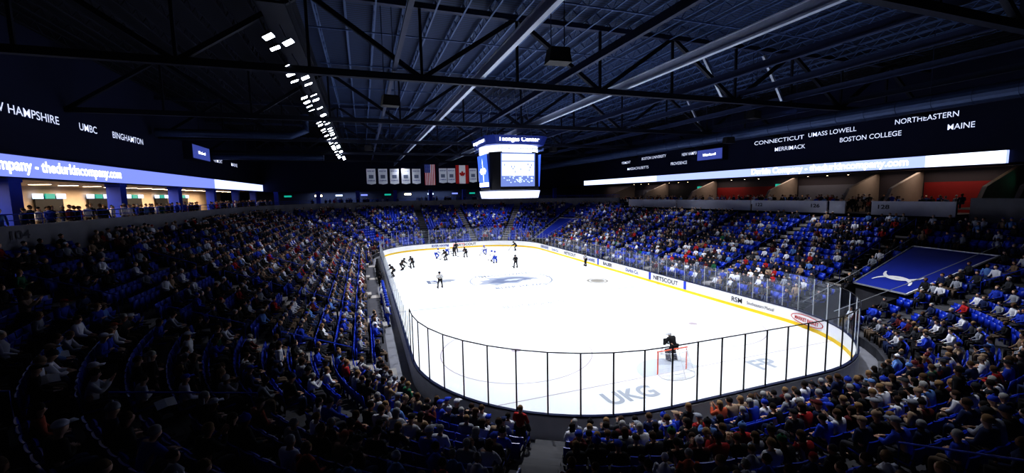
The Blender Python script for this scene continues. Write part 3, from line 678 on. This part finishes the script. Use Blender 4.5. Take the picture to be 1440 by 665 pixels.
for s in"LR":
    a=Vector(GOF["P"]["an"+s]);k=Vector(GOF["P"]["kn"+s]); mb=MB(); mb.beam(a+Vector((0,.1,-.06)),k+Vector((0,.08,.16)),.28,.14); mb.beam(a+Vector((0,.18,0)),k+Vector((0,.16,.1)),.2,.06); mb.obj("leg_pad",[mat("pads",(.05,.05,.06),.6)],G)
mb=MB(); a=Vector(GOF["P"]["paR"]); mb.box((a.x-.02,a.y+.05,a.z+.05),(.2,.08,.35)); mb.obj("blocker",[M_BLACK],G)
mb=MB(); b_=a+Vector((.15,.5,-.85)); mb.beam(a+Vector((0,0,.3)),b_,.03); mb.beam(b_,a+Vector((.09,.3,-.4)),.03,.09); mb.beam(b_,b_+Vector((.3,.1,0)),.03,.1); mb.obj("goalie_stick",[M_WHITE],G)
a=Vector(GOF["P"]["paL"]); mb=MB(); ell(mb,(a.x+.05,a.y+.06,a.z),(.16,.07,.17),10,6); mb.obj("catching_glove",[M_BLACK],G,smooth=True)
# ------------------------------------------------------------ walls, roof
WX,YN,YF,ZT=34.5,-52,56,20.5
def wallbox(name,c,d,m,lab):
    mb=MB(); mb.box(c,d); return struct(mb.obj(name,[m]),lab)
yc=(YN+YF)/2;yl=YF-YN
wallbox("wall_left",(-WX-.2,yc,(10.9+ZT)/2),(.4,yl,ZT-10.9),M_NAVY,"dark navy upper wall above the concourse")
wallbox("wall_right",(WX+.2,yc,(11.0+ZT)/2),(.4,yl,ZT-11.0),M_NAVY,"dark navy upper wall above the suites")
wallbox("wall_far",(0,YF+.2,(10.8+ZT)/2),(2*WX,.4,ZT-10.8),M_NAVY,"dark navy end wall above the concourse")
wallbox("wall_left_back",(-42,yc,9.2),(.3,yl,3.6),M_CREAM,"warm lit cream back wall of the concourse")
wallbox("ceiling_left_concourse",(-38.3,yc,11.0),(7.4,yl,.15),M_CREAM,"cream concourse ceiling")
wallbox("wall_right_back",(38,yc,9),(.3,yl,4.4),mat("suite_back",(.05,.04,.05),.7),"dark back wall of the suites")
wallbox("ceiling_right_suite",(36.2,yc,11.1),(3.4,yl,.15),M_DIV,"suite ceiling")
wallbox("wall_far_back",(0,61,9.2),(76,.3,3.6),mat("far_back",(.10,.12,.2),.7),"back wall of the end concourse")
wallbox("ceiling_far_concourse",(0,58.6,10.95),(76,5,.15),M_DARK,"end concourse ceiling")
wallbox("ceiling",(4.5,yc,ZT+.1),(45,yl+.8,.2),M_DECK,"dark corrugated metal roof deck")
wallbox("ceiling_left",(-26.5,yc,ZT+.1),(17,yl+.8,.2),M_DECKD,"corrugated roof deck of the side bay with shade put into its colour")
wallbox("ceiling_right",(31,yc,ZT+.1),(8,yl+.8,.2),M_DECKD,"corrugated roof deck of the side bay with shade put into its colour")
wallbox("wall_near",(0,YN-.2,13),(76,.4,15),M_NAVY,"dark navy wall behind the near stands")
for lst,sg in((LW,-1),(RW,1)):
    for t in lst:
        z=15.05 if sg<0 else t[3]
        o=place("wall_lettering",T[("L" if sg<0 else "R")+t[0]],(sg*(WX-.03),(t[1]+t[2])/2,z),(0,-sg,0),(0,0,1)); tag(o,"white school name lettering on the navy wall","lettering","school names on the walls")
for sg,z0,z1,y0,y1,m in((-1,11.0,12.3,-20,56,M_LEDB),(1,11.15,12.2,-24.2,45,M_LEDBR)):
    root=mk("led_ribbon_board",None,None,(sg*(WX-.12),(y0+y1)/2,(z0+z1)/2)); tag(root,"long glowing blue-white led advertising ribbon along the wall","led display","led ribbons")
    mb=MB(); mb.box((0,0,0),(.16,y1-y0,z1-z0)); mb.obj("screen",[m],root)
    for q in(-1,1): mb=MB(); mb.box((-sg*.06,0,q*((z1-z0)/2+.05)),(.3,y1-y0,.1)); mb.obj("trim_bar",[M_CAP],root)
    yt=-6.7 if sg<0 else -9.0; L=root.location
    place("lettering",T["led"],(-sg*.1,yt-L.y,0),(0,-sg,0),(0,0,1),root)
    if sg<0:
        mb=MB(); mb.box((.0,(y1-15)-L.y,0),(.18,30,z1-z0)); mb.obj("bright_section",[emis("led_mid",(.50,.58,1),1.1)],root)
    else:
        mb=MB(); mb.box((.0,-21.5-L.y,0),(.18,5.2,z1-z0)); mb.obj("bright_section",[emis("led_white2",(.75,.83,1),1.2)],root)
        mb=MB(); mb.box((.0,32-L.y,0),(.18,26,z1-z0)); mb.obj("bright_section",[emis("led_white3",(.6,.7,1),1.1)],root)
def addcol(x,y,z0,z1,w=.95):
    mb=MB(); mb.box((0,0,(z1-z0)/2),(w,w,z1-z0)); mb.box((0,0,.15),(w+.12,w+.12,.3)); mb.box((0,0,z1-z0-.12),(w+.1,w+.1,.24)); o=mb.obj("column",[M_BLUE],None,(x,y,z0)); tag(o,"square royal blue concourse column","column","blue columns")
for k in range(6): addcol(-WX-.1,-10.2+k*11.8,CZF,10.93)
for k in range(9): addcol(-32+k*8,YF+.3,CZF,10.85,.8)
def area(loc,sx,sy,p,col,rot=(0,0,0)):
    l=bpy.data.lights.new("area",'AREA'); l.shape='RECTANGLE'; l.size=sx;l.size_y=sy;l.energy=p;l.color=col
    o=bpy.data.objects.new("lamp_light",l); COL.objects.link(o); o.location=loc; o.rotation_euler=rot
    return o
for k in range(22):
    y=-18+k*3.2; root=mk("ceiling_lamp",None,None,(-37.5,y,10.9)); tag(root,"warm ceiling lamp in the concourse","lamp","concourse ceiling lamps")
    mb=MB(); mb.box((0,0,-.04),(1.2,.5,.08)); mb.obj("housing",[M_WHITE],root); mb=MB(); mb.box((0,0,-.09),(1.1,.4,.02)); mb.obj("lens",[M_WARM],root)
for y in(-14,-2,10,24,40): area((-38,y,10.7),5,9,600,(1,.79,.55))
for y in(-18,-6,8,22,36): area((36,y,10.8),2.4,9,95,(1,.84,.7))
for x in(-20,0,20): area((x,58.5,10.7),12,3,160,(.7,.8,1))
for k in range(8):
    y=-16+k*7.5; root=mk("concession_counter",None,None,(-40.6,y,CZF)); tag(root,"concession stand with counter and glowing menu screens","concession stand","concession stands")
    mb=MB(); mb.box((0,0,.5),(.8,5,1.0)); mb.box((.05,0,1.03),(1,5.2,.06)); mb.obj("counter",[M_DARK],root)
    mb=MB(); mb.box((-1.05,0,1.9),(.1,3.6,1.3)); mb.obj("serving_opening",[M_BLACK],root)
    for q in range(3): mb=MB(); mb.box((-.95,-1.5+1.5*q,2.55),(.08,1.2,.45)); mb.obj("menu_screen",[M_SCRP if q!=1 else M_SCRG],root)
for k in range(12):
    x=-30+k*5.2+rng.uniform(-.8,.8); root=mk("sign_screen",None,None,(x,60.7,9.9)); tag(root,"small glowing sign in the end concourse","sign","concourse signs")
    mb=MB(); mb.box((0,0,0),(1.6,.1,.5)); mb.obj("housing",[M_BLACK],root); mb=MB(); mb.box((0,-.06,0),(1.5,.02,.4)); mb.obj("screen",[[M_SCRG,M_WARM,M_SCRP,M_LEDB][k%4]],root)
o=place("section_number",T["104"],(-HX-DT+.03,-17.4,8.0),(0,1,0),(0,0,1)); tag(o,"dark section number painted on concrete parapet","lettering")
M_FASC=mat("fascia",(.55,.56,.65),.6,noise=.06)
FS=[(-23.2,-17.2),(-14.9,-13.4),(-13.1,-4.3),(-4.0,8.8),(9.1,21.2)]
for k,(a,b) in enumerate(FS):
    mb=MB(); mb.box((0,0,.6),(.18,b-a,1.2)); mb.box((.02,0,1.23),(.3,b-a+.04,.07)); o=mb.obj("suite_fascia",[M_FASC],None,(30.15,(a+b)/2,6.85)); tag(o,"pale grey front panel of an open suite","balcony front","suite fronts")
for k,(key,y) in enumerate((("128",-18.2),("126",-12),("122",-5.3))):
    o=place("section_number",T[key],(30.03,y,7.6),(0,-1,0),(0,0,1)); tag(o,"dark section number on a suite front","lettering","section numbers")
for k,y in enumerate((-25.6,-23.5,-17,-13.2,-4.1,9,20.2,30.2)):
    mb=MB(); v=[(31.5,y-.15),(37.8,y-.15),(37.8,y+.15),(31.5,y+.15)]
    lo=[(p[0],p[1],6.9) for p in v]; hi=[(v[0][0]+1.6,v[0][1],9.3),(v[1][0],v[1][1],11),(v[2][0],v[2][1],11),(v[3][0]+1.6,v[3][1],9.3)]
    mb.v=lo+hi; mb.f=[(0,3,2,1),(4,5,6,7),(0,1,5,4),(1,2,6,5),(2,3,7,6),(3,0,4,7)]; mb.m=[0]*6
    o=mb.obj("suite_divider",[M_CREAM if k==1 else M_DIV]); tag(o,"beige dividing wall between open suites","partition wall","suite dividers")
M_SG=mat("suite_grey",(.12,.12,.15),.7)
for a,b,m in((-22.8,-17.3,M_REDD),(-12.8,-4.5,M_SG),(-3.5,8.6,M_REDD),(9.4,19.8,M_DARK),(20.6,30,M_SG)):
    mb=MB(); mb.box((0,0,1.9),(.1,b-a,2.0)); mb.box((-.1,0,.5),(.3,b-a,1.0)); o=mb.obj("suite_wall_panel",[m],None,(37.7,(a+b)/2,6.9)); tag(o,"coloured rear wall panel inside a suite","wall panel","suite rear panels")
for y in(-24.7,-2,12): 
    root=mk("television",None,None,(37.4,y,9.8)); tag(root,"wall television glowing teal inside a suite","television","suite televisions")
    mb=MB(); mb.box((0,0,0),(.12,1.1,.7)); mb.obj("housing",[M_BLACK],root); mb=MB(); mb.box((.2,0,0),(.4,.2,.2)); mb.obj("wall_bracket",[M_BLACK],root); mb=MB(); mb.box((-.07,0,0),(.02,1.0,.6)); mb.obj("screen",[M_SCRG],root)
for y in(-9,2,15,25): 
    for k in range(3):
        root=mk("suite_spotlight",None,None,(34.9,y+k*2.2-3,10.92)); tag(root,"small bright spotlight under the suite ceiling","lamp","suite spotlights")
        mb=MB(); mb.tube([(0,0,.1),(0,0,-.1)],.1,8); mb.obj("housing",[M_BLACK],root); mb=MB(); mb.tube([(0,0,-.1),(0,0,-.12)],.08,8); mb.obj("lens",[M_WARM],root)
for sg,y0,y1,z0,z1 in((-1,16.5,22.6,14.3,16.2),(1,3.8,8.8,13.8,15.6)):
    root=mk("wall_display",None,None,(sg*(WX-.9),(y0+y1)/2,(z0+z1)/2)); tag(root,"boxed video display hung on the navy wall","display screen","wall displays")
    mb=MB(); mb.box((sg*.45,0,0),(.9,y1-y0,z1-z0)); mb.obj("housing",[M_NAVY],root)
    mb=MB(); mb.box((-sg*.02,0,0),(.03,y1-y0-.3,z1-z0-.3)); mb.obj("screen",[emis("disp",(.08,.11,.4),.6)],root)
    place("lettering",T["umlw"],(-sg*.06,0,0),(0,-sg,0),(0,0,1),root)
# ------------------------------------------------------------ roof structure
def truss(y):
    root=mk("roof_truss",None,None,(0,y,16)); tag(root,"dark steel roof truss spanning the arena","roof truss","roof trusses")
    mb=MB(); mb.box((0,0,0),(2*WX,.35,.35)); mb.obj("bottom_chord",[M_BLKBL],root); mb=MB(); mb.box((0,0,3.9),(2*WX,.35,.3)); mb.obj("top_chord",[M_STEEL],root)
    n=12; w=2*WX/n
    for k in range(n):
        x0=-WX+k*w; a=(x0,0,0) if k%2==0 else (x0,0,3.9); b=(x0+w,0,3.9) if k%2==0 else (x0+w,0,0)
        mb=MB(); mb.beam(a,b,.24,.24); mb.obj("diagonal_brace",[M_BLKBL],root)
        if k: mb=MB(); mb.beam((x0,0,0),(x0,0,3.9),.14,.14); mb.obj("vertical_brace",[M_BLKBL],root)
for y in(-33,-18.5,-4,10.5,25,39.5): truss(y)
JL=yl-1
mb=MB(); mb.box((0,0,.55),(.12,JL,.06)); mb.box((0,0,0),(.10,JL,.05)); n=int(JL/1.2)
for k in range(n): y=-JL/2+k*1.2; mb.beam((0,y,0),(0,y+.6,.55),.04); mb.beam((0,y+.6,.55),(0,y+1.2,0),.04)
JM=mb.mesh("roof_joist",[M_JOIST]); JMD=JM.copy(); JMD.materials[0]=M_BLKBL  # joist copy for the side bays, shade put into its darker colour
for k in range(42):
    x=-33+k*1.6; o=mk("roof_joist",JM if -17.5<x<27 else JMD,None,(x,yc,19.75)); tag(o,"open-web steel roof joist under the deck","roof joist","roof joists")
mb=MB(); mb.box((4.75,0,0),(44.5,.07,.07)); GM=mb.mesh("roof_girt",[M_JOIST])
for k in range(14):
    y=-40+k*7.25+3.6; o=mk("roof_girt",GM,None,(0,y,19.6)); tag(o,"thin steel bridging bar crossing the roof joists","roof bar","roof bridging bars")
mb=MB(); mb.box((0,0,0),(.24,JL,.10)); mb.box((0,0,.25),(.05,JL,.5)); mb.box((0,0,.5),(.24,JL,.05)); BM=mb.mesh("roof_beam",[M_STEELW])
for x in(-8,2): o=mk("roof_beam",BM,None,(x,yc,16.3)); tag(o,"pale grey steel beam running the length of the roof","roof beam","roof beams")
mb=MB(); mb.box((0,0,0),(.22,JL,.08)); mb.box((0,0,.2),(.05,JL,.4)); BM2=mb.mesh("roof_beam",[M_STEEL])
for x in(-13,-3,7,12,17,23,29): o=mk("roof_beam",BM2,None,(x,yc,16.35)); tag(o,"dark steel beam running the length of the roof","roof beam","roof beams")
for x,y in((11,-18.3),(17.2,-18.3),(23,-3.8)):
    mb=MB(); mb.beam((0,0,0),(-2.4,0,3.6),.2,.2); o=mb.obj("roof_brace",[M_STEELW],None,(x,y+.3,16.1)); tag(o,"pale diagonal steel roof brace","roof brace","roof braces")
def duct(pts,r,hang):
    root=mk("air_duct",None,None,pts[0]); P0=Vector(pts[0]); pts=[Vector(p)-P0 for p in pts]
    mb=MB(); mb.tube(pts,r,16)
    for a,b in zip(pts[:-1],pts[1:]):
        L=(b-a).length; d=(b-a)/L
        for k in range(int(L/2)): mb.tube([a+d*(k*2+.5),a+d*(k*2+.58)],r*1.05,16)
    mb.obj("duct_body",[M_DUCT],root); tag(root,"round ribbed metal air duct hung under the roof","air duct","air ducts")
    for q in hang:
        p=pts[0].lerp(pts[1],q); mb=MB(); mb.tube([p+Vector((0,0,r*.9)),Vector((p.x,p.y,ZT-P0.z))],.025,5); mb.obj("hanger_rod",[M_STEEL],root)
duct([(21.5,-44,15.0),(21.5,50,15.0)],.55,[.1,.2,.3,.4,.5,.6,.7,.8,.9])
duct([(-34,8.5,16.2),(-22,8.5,16.2),(-20.5,8.5,16.8),(-20.5,8.5,18.5)],.4,[.3,.8]); duct([(-34,24,15.2),(-20,24,15.2)],.4,[.3,.8])
# luminaire row
M_HOUS=mat("lamp_housing",(.08,.09,.12),.5)
mb=MB(); mb.box((0,0,.07),(.46,.32,.12),taper=.7); mb.tube([(0,0,.12),(0,0,.9)],.02,6); HM=mb.mesh("housing",[M_HOUS])
mb=MB(); mb.box((0,0,0),(.40,.27,.03)); LM=mb.mesh("lens",[M_LAMP])
for k in range(43):
    y=-22.8+k*1.42
    for q,dx in enumerate((-.33,.33)):
        if (k*2+q)%7==5 or (k+q)%5==2: continue
        root=mk("ceiling_luminaire",None,None,(-18+dx,y+.5*q,16.1)); root.rotation_euler=(.25*((k%4)-1.5)*.5,-.45,.25*((k%3)-1)); tag(root,"bright rectangular high-bay sports light hung from the roof","light fixture","high-bay lights")
        mk("housing",HM,root); mk("lens",LM,root)
mb=MB(); mb.box((-18,7,17.05),(1.0,62,.08)); mb.box((-18.6,7,17.4),(.05,62,.05)); mb.box((-17.4,7,17.4),(.05,62,.05)); o=mb.obj("light_catwalk",[M_BLKBL]); tag(o,"dark steel catwalk carrying the row of lights","catwalk")
for x,y,z in((-6.9,-26.5,15.2),(-13.2,-17,15.0),(14,-18,15.2),(-14,10,15.2),(9,8,15.2),(20,-10,14.4)):
    root=mk("loudspeaker",None,None,(x,y,z)); root.rotation_euler=(0.0,0,rng.uniform(-.4,.4)); tag(root,"black loudspeaker cabinet hung from the roof","loudspeaker","hung loudspeakers")
    mb=MB(); mb.box((0,0,0),(1.0,.7,.6),taper=.8); mb.obj("cabinet",[M_BLACK],root); mb=MB(); mb.box((0,-.34,0),(.85,.03,.5)); mb.obj("grille",[M_DARK],root)
    for g_ in(-.3,.3): mb=MB(); mb.tube([(g_,0,.28),(g_,0,ZT-z)],.02,5); mb.obj("hanger_rod",[M_STEEL],root)
# ------------------------------------------------------------ banners and flags
def banner(x,w,z0,z1,kind,y=36):
    root=mk("flag" if kind in(1,2) else "banner",None,None,(x,y,z0)); h=z1-z0
    tag(root,{0:"white championship banner hanging from the roof",1:"flag of the United States hanging vertically",2:"flag of Canada hanging from the roof"}[kind],"flag" if kind in(1,2) else "banner","hanging banners")
    mb=MB(); mb.tube([(-w/2,0,h+.03),(w/2,0,h+.03)],.03,6); mb.obj("hanging_bar",[M_DARK],root)
    mb=MB()
    if kind==1:
        for k in range(13): mb.quad((-w/2+w*k/13,0,0),(-w/2+w*(k+1)/13,0,0),(-w/2+w*(k+1)/13,0,h),(-w/2+w*k/13,0,h),m=k%2)
        mb.quad((-w/2,-.01,h*.6),(0.04*w,-.01,h*.6),(0.04*w,-.01,h),(-w/2,-.01,h),m=2)
        for i in range(5):
            for j in range(6): cx=-w*.46+i*w*.11;cz=h*.63+j*h*.065; mb.box((cx,-.02,cz),(.06,.004,.06),m=1)
        mb.obj("cloth",[M_RED,M_WHITE,M_TEXT_B],root)
    elif kind==2:
        mb.quad((-w/2,0,0),(-w/4,0,0),(-w/4,0,h),(-w/2,0,h)); mb.quad((w/4,0,0),(w/2,0,0),(w/2,0,h),(w/4,0,h)); mb.quad((-w/4,0,0),(w/4,0,0),(w/4,0,h),(-w/4,0,h),m=1)
        lf=[(0,-.5),(.03,-.2),(.3,-.25),(.25,-.12),(.48,.08),(.4,.12),(.44,.3),(.3,.27),(.26,.36),(.12,.2),(.16,.5),(.08,.45),(0,.65)]; lf=lf+[(-a,b) for a,b in reversed(lf[1:-1])]
        mb.quad(*[(a*w*.5,-.015,h/2+b*h*.32) for a,b in lf]); mb.obj("cloth",[M_RED,M_WHITE],root)
    else:
        mb.quad((-w/2,0,h*.06),(0,0,0),(w/2,0,h*.06),(w/2,0,h),(-w/2,0,h)); mb.box((0,-.01,h*.5),(w*.5,.005,h*.22),m=1); mb.obj("cloth",[mat("banner_white",(.7,.72,.78),.8),M_ICEB],root)
        place("lettering",T["ban1"],(0,-.02,h*.85),(1,0,0),(0,0,1),root); place("lettering",T["ban2"],(0,-.02,h*.25),(1,0,0),(0,0,1),root)
for x in [-13.4,-11.4,-9.4,-7.4,-5.5]: banner(x,1.55,11.6,14.4,0)
banner(-3.0,2.0,11.4,15.2,1); banner(-.6,1.5,11.7,14.5,0); banner(1.0,1.5,11.7,14.5,0); banner(3.1,2.5,11.6,15.1,2); banner(5.2,1.5,11.8,14.5,0); banner(7,1.5,11.8,14.5,0)
# ------------------------------------------------------------ scoreboard
SB=mk("scoreboard",None,None,(0,0,9)); tag(SB,"four-sided centre-hung video scoreboard with lit crown over centre ice","scoreboard")
def octo(mb,h,c,z0,z1,m=0,h2=None):
    f=lambda h,z:[(-h+c,-h,z),(h-c,-h,z),(h,-h+c,z),(h,h-c,z),(h-c,h,z),(-h+c,h,z),(-h,h-c,z),(-h,-h+c,z)]
    a=f(h,z0);b=f(h2 or h,z1)
    for k in range(8): mb.quad(a[k],a[(k+1)%8],b[(k+1)%8],b[k],m=m)
    mb.quad(*reversed(a),m=m); mb.quad(*b,m=m)
mb=MB(); octo(mb,2.7,.9,.9,4.7); mb.obj("body",[M_BLACK],SB)
mb=MB(); octo(mb,3.1,.8,5.4,6.25,h2=3.4); mb.obj("crown",[mat("crown_navy",(.02,.05,.3),.4)],SB)
mb=MB(); mb.tube([(0,0,4.62),(0,0,5.35)],3.15,40); mb.obj("upper_led_ring",[emis("ringled",(.8,.86,1),1.15)],SB)
mb=MB(); octo(mb,2.6,.7,.0,.78,h2=2.75); mb.obj("lower_led_ring",[emis("ringled2",(.62,.7,1),1.1)],SB)
for k in range(4):
    R_=Matrix.Rotation(k*math.pi/2,4,'Z')
    mb=MB(); mb.quad((-1.85,-2.78,1.2),(1.85,-2.78,1.2),(1.85,-2.98,4.55),(-1.85,-2.98,4.55),m=0)
    lerp=lambda u,v,off=.01:(-1.85+3.7*u,-2.78-.2*v-off,1.2+3.35*v)
    if k%2==0:
        mb.quad(lerp(.03,.32),lerp(.97,.32),lerp(.97,.74),lerp(.03,.74),m=1)
        mb.quad(lerp(.03,.77),lerp(.97,.77),lerp(.97,.97),lerp(.03,.97),m=1)
        for q in range(40): u=.06+rng.random()*.86;v=.1+rng.random()*.2; mb.quad(lerp(u,v,.02),lerp(u+.03,v,.02),lerp(u+.03,v+.03,.02),lerp(u,v+.03,.02),m=2)
        for q in range(10): u=.1+rng.random()*.8;v=.36+rng.random()*.3; mb.quad(lerp(u,v,.02),lerp(u+.02,v,.02),lerp(u+.02,v+.05,.02),lerp(u,v+.05,.02),m=3)
        mats=[emis("scr_mid",(.16,.22,.5),.9),emis("scr_ice",(.7,.8,1),1.0),M_SCRP,M_SCRB]
    else:
        st=[]
        for q in range(12): a=math.pi*q/6+math.pi/2; r_=.42 if q%6==0 else (.33 if q%3==0 else(.2 if q%2==0 else .06)); st.append(lerp(.5+r_*math.cos(a),.5+r_*math.sin(a),.02))
        mb.quad(*st,m=1); mb.quad(lerp(.03,.02),lerp(.97,.02),lerp(.97,.14),lerp(.03,.14),m=1); mats=[emis("scr_navy2",(.06,.14,.75),1.1),M_LEDW]
    me=mb.mesh("main_screen",mats); me.transform(R_); mk("main_screen",me,SB)
    for nm,key,z,yy in(("crown_lettering","ts",5.83,-3.32),("ring_lettering","ts2",4.98,-3.17)):
        M_=R_@Matrix(((1,0,0,0),(0,0,-1,yy),(0,1,0,z),(0,0,0,1))); o=mk(nm,T[key],SB); o.matrix_local=M_
for x,y in((-2,-2),(2,-2),(2,2),(-2,2)):
    mb=MB(); mb.tube([(x,y,6),(x*.6,y*.6,11.4)],.025,5); mb.obj("hanging_cable",[M_ALU],SB)
for x,y,z in((-19.8,-31.1,4.5),(-23.2,-28.3,5.2),(-22.2,-30.6,5.3)):
    mb=MB(); mb.quad((-.2,-.14,0),(0,-.14,.03),(0,.14,.03),(-.2,.14,0)); mb.quad((0,-.14,.03),(.2,-.14,0),(.2,.14,0),(0,.14,.03)); o=mb.obj("leaflet",[M_WHITE],None,(x,y,z)); o.rotation_euler=(.5,0,.6); tag(o,"open white printed programme held in a lap","leaflet","printed programmes")
# ------------------------------------------------------------ lights
def spot(x,y,z,p,size=112,blend=.7,tx=0,ty=0):
    l=bpy.data.lights.new("spot",'SPOT'); l.energy=p; l.spot_size=math.radians(size); l.spot_blend=blend; l.shadow_soft_size=.4; l.color=(.95,.97,1)
    o=bpy.data.objects.new("sports_and_fill_light",l); COL.objects.link(o); o.location=(x,y,z); o.rotation_euler=(ty,tx,0)
for y in(-22,-11,0,11,22):
    spot(-7,y,15.8,5400,100,.55); spot(9,y,15.8,5400,108,.65)
for y in(-14,4,22): spot(22,y,15.5,2900,100,.8)
for y in(-4,10,28): spot(-18,y,15.6,1600,96,.8)
for x in(-8,8): spot(x,36,15.6,3200,105,.8)
spot(0,-31,16,2900,84,.9); spot(13,-29,16,2200,84,.9)  # unseen fill spots added to brighten the crowd at the near end
w=bpy.data.worlds.new("world"); SC.world=w; w.use_nodes=True; w.node_tree.nodes["Background"].inputs[0].default_value=(.02,.04,.12,1); w.node_tree.nodes["Background"].inputs[1].default_value=.01
SC.view_settings.view_transform='Standard'
for lk in ('High Contrast','Standard - High Contrast'):
    try:
        SC.view_settings.look=lk; break
    except Exception as e: pass
SC.view_settings.exposure=.32
